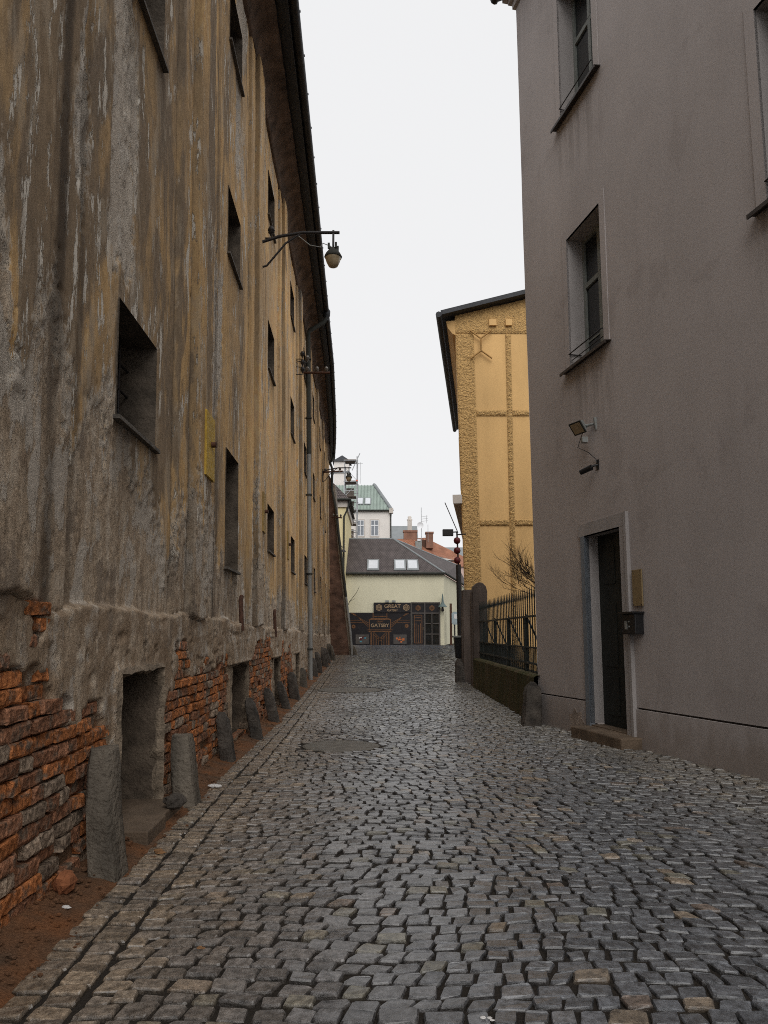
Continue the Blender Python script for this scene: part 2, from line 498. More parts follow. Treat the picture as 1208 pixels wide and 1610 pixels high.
def xr(y):
    if y < 13.5: return 4.137 - .22 * (y - 7.9) + .02
    if y < 24.9: return 2.79
    return min(2.85 + .143 * (y - 24.9) + max(0, y - 44) * .2, 12)
def xl(y):
    return lwx(y) + .685 if y < 45.0 else lwx(45.0) + .70 - min(1.0, (y - 45.0) * 1.6)

ys = np.linspace(-3, 60, 127)
VV, QQ = [], []
for y in ys:
    for x in np.linspace(-4.6, max(xr(y), 2.8) + .6, 9):
        VV.append((x, y, gf(y) - .016))
QQ = [[j * 9 + i, j * 9 + i + 1, (j + 1) * 9 + i + 1, (j + 1) * 9 + i] for j in range(len(ys) - 1) for i in range(8)]
street = tag(np_mesh('street', VV, QQ, M['soil']), kind='structure', label='wet cobbled lane between the old wall and grey house')

rng = random.Random(11)
def row_warp(x, v):
    n = float(fbm(np.float64(x * .42 + 50), np.float64(v * .26 + 50), 3, 2)) - .5
    return v - .075 * max(0, x - 1.0) ** 2 - .05 * max(0, -x - .6) ** 2 + .55 * n
COVERS = [(-.62, 10.55, .56), (-1.0, 21.2, .95)]
SETTS = []      # (centre, corners[4] xy, z, tint, near)
def tint_for(x, y):
    wl_ = x - lwx(y)
    f_left = math.exp(-max(0, wl_ - .75) / .7)
    rw = xr(y) - x
    f_right = math.exp(-max(0, rw - .5) / 1.0)
    v = rng.uniform(.72, 1.3)
    c = [.084 * v, .091 * v, .104 * v]
    q = rng.random()
    if q < .03: c = [.18 * v, .142 * v, .105 * v]
    elif q < .05: c = [.125 * v, .095 * v, .078 * v]
    elif q < .10: c = [.13 * v, .125 * v, .10 * v]
    br = [.225 * v, .172 * v, .12 * v]; bg_ = [.215 * v, .19 * v, .15 * v]
    f_left *= rng.uniform(.6, 1); f_right *= rng.uniform(.5, 1)
    c = [a + (b - a) * f_left for a, b in zip(c, br)]
    return [a + (b - a) * f_right * .8 for a, b in zip(c, bg_)]
def put(cor, kind=0):
    cx = sum(p[0] for p in cor) / 4; cy = sum(p[1] for p in cor) / 4
    for ux, uy, ur in COVERS:
        if math.hypot(cx - ux, cy - uy) < ur + .07: return
    SETTS.append((cx, cy, cor, tint_for(cx, cy)))
v = 1.9
while v < 57.2:
    h = rng.uniform(.092, .124) * (1 if v < 30 else 1.25)
    x = xl(row_warp(-2.2 - KX * v, v)) + rng.uniform(-.012, .006)
    while True:
        w = rng.choice([rng.uniform(.10, .14), rng.uniform(.12, .185)]) * (1 if v < 30 else 1.25)
        cy = row_warp(x + w / 2, v)
        if x + w > xr(cy) + .05: break
        g = rng.uniform(.003, .008); j = lambda: rng.uniform(-.009, .009)
        sk = rng.uniform(-.012, .012) + .014 * math.sin(x * .9 + v * .5)
        cor = []
        for (u, q) in ((0, 0), (1, 0), (1, 1), (0, 1)):
            px = x + g + (w - 2 * g) * u + j() + (sk if q else -sk)
            py = row_warp(px, v + h * q) + (g + .003 if q == 0 else -g - .003) + j() * .7
            cor.append((px, py))
        if cy > .9: put(cor)
        x += w
    v += h
# gutter: two stack-bonded rows along the wall
for k, (o0, o1) in enumerate(((.33, .498), (.502, .678))):
    y = 1.6 + k * .05
    while y < 44.8:
        l = rng.uniform(.085, .125) * (1 if y < 25 else 1.3)
        a0, a1 = o0 + rng.uniform(-.01, .01), o1 + rng.uniform(-.012, .008)
        cor = [(lwx(y) + a0 + .006, y + .006), (lwx(y) + a1 - .006, y + .006 + rng.uniform(-.012, .012)),
               (lwx(y) + a1 - .006, y + l - .006 + rng.uniform(-.012, .012)), (lwx(y) + a0 + .006, y + l - .006)]
        put(cor)
        y += l
def sett_geo(S, full):
    cx, cy, cor, t = S
    zb = gf(cy) + rng.uniform(-.009, .009)
    tx, ty = rng.uniform(-.06, .06), rng.uniform(-.06, .06)
    zf = lambda x, y: zb + (x - cx) * tx + (y - cy) * ty
    V, F = [], []
    if full:
        ring = []
        for i in range(4):
            a, b, c = cor[i - 1], cor[i], cor[(i + 1) % 4]
            r1, r2 = rng.uniform(.05, .17), rng.uniform(.05, .17)
            bb = rng.uniform(.0, .3)
            q1 = (b[0] + (a[0] - b[0]) * r1, b[1] + (a[1] - b[1]) * r1)
            q2 = (b[0] + (c[0] - b[0]) * r2, b[1] + (c[1] - b[1]) * r2)
            ring += [(q1[0] + (b[0] - q1[0]) * bb, q1[1] + (b[1] - q1[1]) * bb), q2]
        for ins, dz in ((0, -.055), (.025, -.009), (.12, .003)):
            for (x, y) in ring:
                X, Y = x + (cx - x) * ins, y + (cy - y) * ins
                V.append((X, Y, zf(X, Y) + dz + (rng.uniform(-.004, .004) if dz > -.04 else 0)))
        for L in range(2):
            for k in range(8):
                F.append((L * 8 + k, L * 8 + (k + 1) % 8, L * 8 + 8 + (k + 1) % 8, L * 8 + 8 + k))
        F += [(16, 17, 18, 19), (16, 19, 20, 23), (20, 21, 22, 23)]
    else:
        for ins, dz in ((0, -.04), (.07, .002)):
            for (x, y) in cor:
                X, Y = x + (cx - x) * ins, y + (cy - y) * ins
                V.append((X, Y, zf(X, Y) + dz))
        F = [(k, (k + 1) % 4, 4 + (k + 1) % 4, 4 + k) for k in range(4)] + [(4, 5, 6, 7)]
    return V, F
MUD = [.03, .025, .02]
def sett_tint(t, n):      # mud in the joints clings to the foot of each stone
    k = 8 if n == 24 else 4
    if k == 4: return [MUD] * 4 + [t] * 4
    return [MUD] * 8 + [[a * .7 + b * .3 for a, b in zip(MUD, t)]] * 8 + [t] * 8
def in_view(x, y, z=0, m=0):
    d = y * math.cos(R(7)) + (z - 1.6) * math.sin(R(7))
    if d < .1: return False
    px = 604 + 1117 * x / d; py = 856.85 - 1117 * ((z - 1.6) * math.cos(R(7)) - y * math.sin(R(7))) / d
    return -m < px < 1208 + m and -m < py < 1610 + m
SETTS.sort(key=lambda s: (s[0] ** 2 + s[1] ** 2))
npart = 0
V, F, T = [], [], []
for S in SETTS:
    full = S[1] < 21
    vs, fs = sett_geo(S, full)
    if npart < 300 and in_view(S[0], S[1], 0, 10):
        np_mesh('sett', vs, fs, M['sett'], street, {'tint': sett_tint(S[3], len(vs))}, smooth=False)
        npart += 1
    else:
        b = len(V); V += vs; F += [tuple(i + b for i in f) for f in fs]; T += sett_tint(S[3], len(vs))
tag(np_mesh('sett_paving', V, F, M['sett'], street, {'tint': np.array(T)}, smooth=False), kind='stuff')

# stone cover slabs let into the paving
for (ux, uy, ur), lb in zip(COVERS, ('round worn stone cover set in the nearer middle of the lane', 'wide round cover in the lane near the downpipe')):
    mb = MB(); n = 22
    zt = gf(uy)
    top = [(ux + ur * math.cos(2 * math.pi * k / n), uy + ur * .92 * math.sin(2 * math.pi * k / n), zt - .002) for k in range(n)]
    ins = [(ux + (ur - .03) * math.cos(2 * math.pi * k / n), uy + (ur - .03) * .92 * math.sin(2 * math.pi * k / n), zt + .006) for k in range(n)]
    bot = [(p[0], p[1], zt - .05) for p in top]
    mb.add(bot + top + ins, [(k, (k + 1) % n, n + (k + 1) % n, n + k) for k in range(n)] + [(n + k, n + (k + 1) % n, 2 * n + (k + 1) % n, 2 * n + k) for k in range(n)] + [tuple(range(2 * n, 3 * n))], False)
    o = mb.build('manhole_cover', M['cast']); tag(o, lb, 'manhole cover')

# brick dust and soil bank at the foot of the old wall
sv = np.concatenate([np.arange(1.0, 12, .05), np.arange(12, 46, .25)])
nv = np.concatenate([np.linspace(-.08, .5, 20)])
SS, NN = np.meshgrid(sv, nv, indexing='ij')
hb = .075 * np.clip(1 - NN / (.30 + .16 * (fbm(SS * 1.1, NN * 0 + 3, 5, 3) - .4)), -1, 1) + .03 * (fbm(SS * 5, NN * 8, 8, 4) - .5)
ZZ = gz(SS) + .004 + np.maximum(hb, -.05)
VV = np.stack([X0 - KX * SS + NN, SS, ZZ], -1).reshape(-1, 3)
b = len(nv)
I, J = np.meshgrid(np.arange(len(sv) - 1), np.arange(b - 1), indexing='ij')
QQ = np.stack([I * b + J, I * b + J + 1, (I + 1) * b + J + 1, (I + 1) * b + J], -1).reshape(-1, 4)[:, ::-1]
tag(np_mesh('brick_dust', VV, QQ, M['dust']), 'reddish brick dust and soil banked along the old wall', 'dirt', kind='stuff')

# ================================================================== OLD BUILDING ON THE LEFT
old = thing('old_building', 'tall derelict ochre building with peeling plaster and exposed brick foot', 'building', (lwx(4), 4, 0))
BAYS = [1.35, 5.92, 10.48, 15.1, 20.1, 24.95, 29.7, 34.5, 39.3, 43.9]
PILS = [-1.0, 3.55, 8.1, 12.95, 17.55, 22.5, 27.3, 32.1, 36.9, 41.6]
WINS = []
for i, c in enumerate(BAYS):
    WINS.append((c - .52, c + .53, 3.29, 4.26))
    WINS.append((c - .52, c + .55, 7.22, 8.28))
    WINS.append((c - .52, c + .6, 10.72, 11.75))
WINS[6] = (9.96, 10.98, 2.52, 4.24)
NICHES = [(1.0, 2.1, .06, 1.3), (5.45, 6.66, .07, 1.29), (10.1, 11.65, .1, 1.14), (15.0, 16.2, .0, 1.06), (20.0, 21.2, -.05, 1.0)]
OPEN = WINS + NICHES
def lattice(req, gen, lo):
    req = sorted(set(round(r, 4) for r in req)); out = []
    allv = sorted([(r, 1) for r in req] + [(g, 0) for g in gen])
    for val, must in allv:
        if out and val - out[-1][0] < lo:
            if must and not out[-1][1]: out[-1] = (val, 1)
            elif must: out.append((val, 1))
            continue
        out.append((val, must))
    return np.array([o[0] for o in out])
sreq, zreq = [-4, 46.2], [-.25, 12.75]
for (a, b_, c, d) in OPEN: sreq += [a, b_]; zreq += [c, d]
for p in PILS:
    for w in (.41, .98): sreq += [p - w - .045, p - w - .02, p - w - .004, p - w + .004, p + w - .004, p + w + .004, p + w + .02, p + w + .045]
gen = list(np.arange(-4, 3.4, .35)); s_ = 3.4
while s_ < 46.2: gen.append(s_); s_ += max(.021, .0008 * s_ * s_) if s_ < 15 else min(.4, .0008 * s_ * s_)
SG = lattice(sreq, gen, .0075)
gen = []; z_ = -.25
while z_ < 12.75: gen.append(z_); z_ += .018 if z_ < 2.2 else (.026 if z_ < 4.6 else .045)
ZG = lattice(zreq, gen, .012)
S, Z = np.meshgrid(SG, ZG, indexing='ij')

def edge_dist(S, Z, rects):
    d = np.full(S.shape, 9.0)
    for a, b_, c, e in rects:
        dx = np.maximum(np.maximum(a - S, S - b_), 0); dz = np.maximum(np.maximum(c - Z, Z - e), 0)
        d = np.minimum(d, np.hypot(dx, dz))
    return d
def ztop(s):      # top of the exposed brickwork along the wall
    return np.interp(s, [-4, 3, 4.6, 5.2, 5.4, 6.8, 7.0, 8.2, 9.9, 10.0, 11.7, 12.0, 14.6, 15.0, 16.3, 16.6, 18.8, 20, 22, 26, 46],
                     [1.5, 1.56, 1.5, 1.3, 1.0, 1.0, 1.35, 1.5, 1.42, .7, .7, 1.5, 1.5, .7, .7, 1.4, 1.35, .7, .6, .5, .45])
def brick_field(s, z):
    n = fbm(s * 1.7 + 9, z * 1.7, 21, 4) - .5
    nd = edge_dist(s, z, NICHES)
    return (ztop(s) - z) / .35 + n * 3.4 - np.clip((.16 - nd) / .1, 0, 3) + np.where(s > 20, -1.2 + 2.2 * n, 0)
def peel_field(s, z):
    zb = np.interp(s, [-4, 3.8, 4.4, 5.2, 6.2, 7.2, 8.6, 10, 12, 15, 20, 46], [3.0, 3.35, 3.25, 3.1, 2.95, 2.7, 2.8, 2.5, 2.5, 2.2, 2.0, 1.9])
    base = .5 + (zb - z) * .42
    base = np.clip(base, .13, 1.0)
    bigv = fbm(s * 1.5 + 3, z * .55, 31, 4) - .5
    streak = fbm(s * 4.2, z * .5 + 7, 37, 4)
    patch = np.exp(-((s - 5.45) / .42) ** 2) * sst(4.2, 4.8, z) * (1 - sst(7.4, 8.8, z)) * .52
    patch = patch + np.exp(-((s - 4.65) / .3) ** 2) * sst(3.6, 4.2, z) * (1 - sst(5.4, 6.2, z)) * .3
    patch = patch + np.exp(-((s - 9.3) / .7) ** 2) * sst(3.4, 4.4, z) * (1 - sst(6.5, 7.5, z)) * .4
    patch = patch + np.exp(-((s - 11.0) / .6) ** 2) * sst(8.4, 9.4, z) * .42
    patch = patch + np.exp(-((s - 14.9) / .8) ** 2) * sst(5.8, 6.4, z) * (1 - sst(7.0, 7.3, z)) * .25
    patch = patch + sst(9.5, 12.5, z) * .16 * sst(9, 12, s)
    return base + bigv * .55 + (streak - .5) * .75 + patch
BF = brick_field(S, Z); PF = peel_field(S, Z)
zl = 1.78 + .16 * (fbm(S * 1.6, S * 0, 41, 4) - .5) - np.clip((S - 8) * .012, 0, .35)
plinth = 1 - sst(-.02, .02, Z - zl)
prof = np.zeros_like(S)
for p in PILS:
    d = np.abs(S - p)
    prof = np.maximum(prof, np.where(d < .41, .115, np.where(d < .98, .042, 0)))
prof = np.maximum(prof * (1 - plinth), .078 * plinth)
for a, b_, c, e in NICHES[2:]:
    prof = prof + .06 * ((S > a - .22) & (S < b_ + .2) & (Z > e) & (Z < 1.72 + .06 * (fbm(S * 6, S * 0, 3, 2) - .5)))
ed = edge_dist(S, Z, OPEN)
soft = np.clip(ed / .06, 0, 1)
pm = sst(.46, .56, PF + (fbm(S * 18, Z * 12, 51, 3) - .5) * .5)
bm = sst(.36, .46, BF) * (plinth > .3)
rough = (fbm(S * 16, Z * 16, 61, 4) - .5) * (.003 + .007 * pm) + (fbm(S * 3.2, Z * 3.2, 67, 3) - .5) * (.006 + .018 * plinth) + (fbm(S * 1.1, Z * .8, 68, 2) - .5) * .03
pit = -.02 * (.15 + .85 * plinth) * sst(.66, .76, fbm(S * 7, Z * 7, 71, 3)) * pm
for p in PILS:
    for w in (.41, .98):
        for sg in (-1, 1):
            q_ = p + sg * (w + .02)
            prof = prof - (.05 if w < .5 else .025) * np.exp(-((S - q_) / .022) ** 2) * (1 - plinth)
strip = np.zeros_like(S)
rstp = random.Random(4)
for p in PILS:
    for u0, u1, lo_, hi_ in ((-.98, -.41, -.6, .3), (-.41, .02, -.5, .3), (.02, .41, .1, .9), (.41, .98, -.3, .8)):
        strip = np.where((S > p + u0) & (S <= p + u1), rstp.uniform(lo_, hi_), strip)
strip = strip + np.where(S < 7.2, .35, 0) - .35 * sst(12, 15, S)
grime_shade = np.zeros_like(S)
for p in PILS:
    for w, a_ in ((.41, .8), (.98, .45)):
        grime_shade = np.maximum(grime_shade, a_ * np.exp(-((S - p - w - (.03 + (.115 if w < .5 else .042) * np.clip(S, 3, 12) * .5)) / ((.045 if w < .5 else .025) + .006 * np.clip(S, 3, 40))) ** 4)); grime_shade = np.maximum(grime_shade, .8 * a_ * np.exp(-((S - p + w + .03) / (.04 + .005 * np.clip(S, 3, 40))) ** 4))  # pilaster-edge shade painted as dark bands, shifted out past the hidden strip
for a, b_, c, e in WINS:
    grime_shade = np.maximum(grime_shade, .55 * ((S > a) & (S < b_ + .1)) * np.clip(1 - (c - Z) / .9, 0, 1) * (Z < c))
grime_shade = grime_shade * (1 - plinth) * (.4 + .6 * fbm(S * 1.2, Z * .7, 93, 3) * 1.6)
N = prof + soft * (rough + pit - .018 * pm) - soft * bm * .052
VV = np.stack([X0 - KX * S - BT * Z + N, S, Z], -1).reshape(-1, 3)
nz = len(ZG)
I, J = np.meshgrid(np.arange(len(SG) - 1), np.arange(nz - 1), indexing='ij')
sc, zc = (SG[:-1] + SG[1:]) / 2, (ZG[:-1] + ZG[1:]) / 2
SC, ZC = np.meshgrid(sc, zc, indexing='ij')
keep = np.ones(SC.shape, bool)
for a, b_, c, e in OPEN: keep &= ~((SC > a) & (SC < b_) & (ZC > c) & (ZC < e))
Q = np.stack([I * nz + J, (I + 1) * nz + J, (I + 1) * nz + J + 1, I * nz + J + 1], -1)[keep]
warm = np.clip(sst(8, 16, S) * .75 + (fbm(S * .8, Z * .5, 77, 3) - .5) * .7 + .1 * sst(4, 8, Z), 0, 1) * sst(1.5, 4, Z)
wall = np_mesh('wall', VV, Q, M['left'], old, {'peel': PF.ravel(), 'bz': (BF * (plinth > .3)).ravel(), 'warm': warm.ravel(), 'grime_shade': np.clip(grime_shade, 0, 1).ravel(), 'strip': strip.ravel(), 'plin': plinth.ravel(), 'hi': sst(3.3, 4.3, Z).ravel()})
wall['label'] = 'sooty ochre plaster peeling to grey render'

# bricks: each one a piece of the wall
rb = random.Random(5)
BR = []
CH, zc_ = .096, -.02
row = 0
while zc_ < 1.75:
    s_ = 3.2 + (row % 2) * .15 + rb.uniform(-.04, .04)
    while s_ < 30:
        L = rb.choice([.14, .15, .29, .28]) + rb.uniform(-.015, .015)
        c = s_ + L / 2
        if s_ > 3.3 and float(brick_field(np.float64(c), np.float64(zc_ + CH / 2))) > .28 and float(edge_dist(np.float64(c), np.float64(zc_), NICHES)) > .08 and rb.random() > .05:
            BR.append((s_, L, zc_))
        s_ += L + .012
    zc_ += CH; row += 1
def brick_geo(s0, L, z0):
    h = CH - .013
    dep = rb.uniform(.044, .068) if rb.random() > .12 else rb.uniform(.01, .04)
    dz = .012 * math.sin(s0 * 1.3)
    V, F = [], []
    us = [0, .06, .5, .94, 1]; ws = [0, .15, .85, 1]
    sag = rb.uniform(-.01, .01); t2 = rb.uniform(-.012, .012)
    for i, u in enumerate(us):
        for k, w in enumerate(ws):
            e = (i in (0, 4)) + (k in (0, 3))
            n = dep - (.006, .006, .016)[e] * (e > 0) + rb.uniform(-.006, .006) + t2 * (u - .5) * 2
            s = s0 + L * u + rb.uniform(-.007, .007); z = z0 + dz + h * w + rb.uniform(-.006, .006) + sag * (u - .5)
            V.append(LP(s, n, z))
    nk = len(ws)
    for i in range(4):
        for k in range(3):
            F.append((i * nk + k, (i + 1) * nk + k, (i + 1) * nk + k + 1, i * nk + k + 1))
    per = [i * nk for i in range(5)] + [4 * nk + k for k in range(1, nk)] + [i * nk + nk - 1 for i in range(3, -1, -1)] + [k for k in range(nk - 2, 0, -1)]
    b = len(V)
    for q in per:
        u, w = divmod(q, nk)
        V.append(LP(s0 + L * us[u], -.06, z0 + dz + h * ws[w]))
    m = len(per)
    for k in range(m):
        F.append((per[(k + 1) % m], per[k], b + k, b + (k + 1) % m))
    v = rb.uniform(.85, 1.5)
    q = rb.random()
    fresh = float(fbm(np.float64(s0 * .9), np.float64(z0 * 1.6), 91, 2))
    if q < .24 + .9 * max(0, fresh - .35): c = (.36 * v, .135 * v, .05 * v)
    elif q < .82: c = (.235 * v, .112 * v, .064 * v)
    else: c = (.25 * v, .19 * v, .14 * v)
    return V, F, c
BR.sort(key=lambda b_: b_[0])
V, F, T = [], [], []; cnt = 0
for b_ in BR:
    vs, fs, c = brick_geo(*b_)
    if cnt < 300 and in_view(*(LP(b_[0] + b_[1], .05, b_[2])[:2]), b_[2]):
        np_mesh('brick', vs, fs, M['brick'], wall, {'tint': np.tile(c, (len(vs), 1))}, smooth=False); cnt += 1
    else:
        o_ = len(V); V += vs; F += [tuple(i + o_ for i in f) for f in fs]; T += [c] * len(vs)
tag(np_mesh('brickwork', V, F, M['brick'], wall, {'tint': np.array(T)}, smooth=False), kind='stuff')

# window openings
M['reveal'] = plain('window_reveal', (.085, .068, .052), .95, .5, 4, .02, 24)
def opening(r, depth, n0, name, wm, back, jag=.0):
    a, b_, c, e = r
    mb = MB()
    f = [(a, c), (b_, c), (b_, e), (a, e)]
    F0 = [LP(s, n0, z) for s, z in f]; F1 = [LP(s + (.06 if s == a else -.06), -depth, z) for s, z in f]
    for k in range(4):
        mb.quad(F0[k], F0[(k + 1) % 4], F1[(k + 1) % 4], F1[k])
    o = mb.build(name, wm, old)
    return o, F1
for (a, b_, c, e) in WINS:
    if a < 3: continue
    o, F1 = opening((a, b_, c, e), .5, .012, 'window', M['left'], None)
    if True:
        # constant plaster look in the reveals: no attributes there, so the wash shows
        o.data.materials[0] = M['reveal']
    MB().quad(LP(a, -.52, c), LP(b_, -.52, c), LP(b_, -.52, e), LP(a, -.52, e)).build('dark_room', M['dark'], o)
    fr = MB(); w = .055
    for (u0, u1, z0, z1) in ((a + .05, a + .12, c, e), (b_ - .12, b_ - .05, c, e), (a + .12, b_ - .12, c, c + .07), (a + .12, b_ - .12, e - .07, e), ((a + b_) / 2 - .03, (a + b_) / 2 + .03, c + .07, e - .07)):
        fr.tf(LP, u0, u1, -.44, -.38, z0, z1)
    fr.build('frame', M['oldwood'], o)
    if a < 23:
        for s0, s1 in ((a + .12, (a + b_) / 2 - .03), ((a + b_) / 2 + .03, b_ - .12)):
            MB().tf(LP, s0, s1, -.418, -.41, c + .07, e - .07).build('pane', M['glassold'], o)
        br = MB()
        for q in range(1, 4):
            z = c + (e - c) * q / 4
            br.tube([LP(a, -.25, z), LP(b_, -.25, z)], .012, 6)
        for q in range(1, 4):
            s = a + (b_ - a) * q / 4
            br.tube([LP(s, -.25, c), LP(s, -.25, e)], .012, 6)
        br.build('bars', M['iron'], o)
    MB().tf(LP, a - .03, b_ + .05, -.2, .05, c - .035, c - .002).build('sill', M['sillz'], o)
# crumbled plaster heap on the sill of the second window
def lump(mb, c, r, sq=(1, 1, 1), seed=0, lv=(6, 9)):
    rl = random.Random(seed); a_, b_ = lv
    vs = [(c[0], c[1], c[2] - r * sq[2])]
    for i in range(1, a_):
        th = math.pi * i / a_
        for k in range(b_):
            ph = 2 * math.pi * k / b_
            q = r * rl.uniform(.78, 1.15)
            vs.append((c[0] + q * sq[0] * math.sin(th) * math.cos(ph), c[1] + q * sq[1] * math.sin(th) * math.sin(ph), c[2] - q * sq[2] * math.cos(th)))
    vs.append((c[0], c[1], c[2] + r * sq[2]))
    fs = [(0, 1 + (k + 1) % b_, 1 + k) for k in range(b_)]
    for i in range(a_ - 2):
        for k in range(b_):
            fs.append((1 + i * b_ + k, 1 + i * b_ + (k + 1) % b_, 1 + (i + 1) * b_ + (k + 1) % b_, 1 + (i + 1) * b_ + k))
    t_ = len(vs) - 1; o_ = 1 + (a_ - 2) * b_
    fs += [(t_, o_ + k, o_ + (k + 1) % b_) for k in range(b_)]
    return mb.add(vs, fs, False)
M['gplaster'] = plain('grey_render', (.23, .195, .155), .95, .3, 9, .015, 40)
pb = MB(); pb.prism([(10.42, 2.53), (10.97, 2.53), (10.97, 3.2), (10.8, 3.16), (10.6, 3.02), (10.45, 2.98)], LP, -.3, -.16)
pb.build('broken_infill', M['gplaster'], old)
# niches
RAG = []
for (a, b_, c, e) in NICHES:
    if a < 3: continue
    o, F1 = opening((a, b_, c - .15, e), .55, .08, 'basement_niche', M['niche'], None)
    RAG.append((o, (a, b_, c - .1, e), .085))
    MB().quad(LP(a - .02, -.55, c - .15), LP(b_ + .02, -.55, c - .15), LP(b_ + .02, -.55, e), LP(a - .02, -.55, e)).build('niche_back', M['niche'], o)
    MB().tf(LP, a + .02, b_ - .02, -.54, -.50, c + (e - c) * .62, e - .02).build('cellar_hatch', M['dark'], o)
# ragged plaster lips round the niches and the nearest windows
def ragged(r, n1, par, seed, w=.05):
    a, b_, c, e = r; rg_ = random.Random(seed); mb = MB()
    path = [(a, c + (e - c) * k / 14, 1, 0) for k in range(15)] + [(a + (b_ - a) * k / 12, e, 0, -1) for k in range(13)] + [(b_, e - (e - c) * k / 14, -1, 0) for k in range(15)]
    pr = []
    for (s, z, ds, dz) in path:
        i_ = rg_.uniform(0, w) * rg_.uniform(.3, 1); o_ = rg_.uniform(.02, .05)
        pr.append((LP(s - ds * o_, n1 - .012, z - dz * o_), LP(s + ds * i_ * .4, n1 + rg_.uniform(.004, .02), z + dz * i_ * .4), LP(s + ds * i_, n1 - .05, z + dz * i_), LP(s - ds * .01, n1 - .16, z - dz * .01)))
    for k in range(len(pr) - 1):
        for q in range(3): mb.quad(pr[k][q], pr[k + 1][q], pr[k + 1][q + 1], pr[k][q + 1])
    mb.build('ragged_edge', M['lip'], par)
M['lip'] = plain('crumbling_plaster', (.21, .165, .12), .95, .45, 11, .02, 40)
for o_n, r_, n_ in [(o, r, n) for (o, r, n) in RAG]:
    ragged(r_, n_, o_n, int(r_[0] * 10), .07 if n_ > .05 else .035)
# slab steps of the first niche
for (s0, s1, n0, n1, z1) in ((5.5, 6.0, -.5, .30, .13), (6.01, 6.6, -.5, .27, .12)):
    MB().tf(LP, s0, s1, n0, n1, -.05, z1).build('niche_slab', M['stepst'], old, bevel=.012)
for s, z0, z1 in ((10.75, 1.72, 2.08), (15.0, 1.6, 2.0)):
    MB().tube([LP(s, .12, z0 - .1), LP(s, .1, z1), LP(s + .08, .1, z1 + .06)], .035, 8).build('rusty_pipe', M['rust'], old)
# cove, eaves, gutter, roof
def eave_off(s): return -.02 * max(0, s - 30) - .004 * max(0, s - 36) ** 2 * .5
def sweep(prof, ss, fn, name, mat, parent, close=False):
    V, F = [], []
    for s in ss:
        for (n, z) in prof: V.append(fn(s, n, z))
    m = len(prof)
    for i in range(len(ss) - 1):
        for k in range(m - 1 + close):
            F.append((i * m + k, (i + 1) * m + k, (i + 1) * m + (k + 1) % m, i * m + (k + 1) % m))
    mb = MB().add(V, F, True)
    return mb.build(name, mat, parent)
ssv = list(np.arange(-4, 46.3, .7)) + [46.2]
base_x = lambda s: X0 - KX * s - BT * 12.8
EV = lambda s, n, z: (base_x(s) + n + (eave_off(s) if n > .2 else 0), s, z + (eave_off(s) * .6 if n > .2 else 0))
rj = random.Random(3)
def CV(s, n, z): return (base_x(s) + n + rj.uniform(-.012, .012) + (eave_off(s) if n > .2 else 0), s, z + rj.uniform(-.012, .012) + (eave_off(s) * .6 if n > .2 else 0))
sweep([(-.05, 12.6), (.05, 12.62), (.07, 12.75), (.10, 12.86), (.18, 13.0), (.30, 13.1), (.47, 13.18), (.47, 13.32), (-.1, 13.32)], list(np.arange(-4, 46.2, .25)) + [46.2], CV, 'coved_cornice', M['cove'], old)
sweep([(.40, 13.23), (.70, 13.20), (.72, 13.33), (.40, 13.34)], ssv, EV, 'eave_soffit', M['eave'], old, True)
gp = [(.81 + .09 * math.cos(t), 13.33 + .09 * math.sin(t)) for t in np.linspace(math.pi, 2 * math.pi, 9)] + [(.81 + .075 * math.cos(t), 13.33 + .075 * math.sin(t)) for t in np.linspace(2 * math.pi, math.pi, 9)]
gut = sweep(gp, ssv, EV, 'gutter', M['eave'], old, True)
for s in np.arange(8, 46, 1.05):
    MB().tf(EV, s - .02, s + .02, .70, .915, 13.335, 13.36).build('gutter_hook', M['eave'], gut)
sweep([(.74, 13.36), (-6.5, 18.8), (-6.5, 18.7), (.72, 13.31)], ssv, EV, 'roof', M['roofb'], old, True)
# end wall of the building and its buttress
ew = MB(); ew.hexa([LP(46.1, .0, -.3), LP(46.1, -9, -.3), LP(46.5, -9, -.3), LP(46.5, .0, -.3), LP(46.1, -.02, 12.8), LP(46.1, -9, 12.8), LP(46.5, -9, 12.8), LP(46.5, -.02, 12.8)])
ew.build('end_wall', M['bricksoot'], old)
bt = thing('buttress', 'dark sloping brick buttress at the far end of the old wall', 'buttress', (-2.6, 45.2, gf(45)))
V, F = [], []
zsb = np.linspace(-.2, 11.6, 60)
for z in zsb:
    xo = np.interp(z, [-.2, 3.8, 7.5, 11, 11.6], [-2.02, -2.5, -2.92, -3.22, -3.5])
    for (x, y) in ((-3.75 - .01 * z, 44.9), (xo, 44.9), (xo, 46.3), (-3.75 - .01 * z, 46.3)):
        V.append((x + rj.uniform(-.012, .012), y + rj.uniform(-.012, .012), z))
for i in range(len(zsb) - 1):
    for k in range(4): F.append((i * 4 + k, i * 4 + (k + 1) % 4, i * 4 + 4 + (k + 1) % 4, i * 4 + 4 + k))
MB().add(V, F).build('brick_mass', M['bricksoot'], bt)
cp = MB(); 
for z0, z1 in ((.2, 3.8), (3.8, 7.5), (7.5, 11)):
    f = lambda z: float(np.interp(z, [-.2, 3.8, 7.5, 11], [-2.02, -2.5, -2.92, -3.22]))
    cp.hexa([(f(z0) - .08, 44.84, z0), (f(z0) + .06, 44.84, z0), (f(z0) + .06, 46.36, z0), (f(z0) - .08, 46.36, z0), (f(z1) - .08, 44.84, z1), (f(z1) + .06, 44.84, z1), (f(z1) + .06, 46.36, z1), (f(z1) - .08, 46.36, z1)])
cp.build('coping', M['gplaster'], bt)

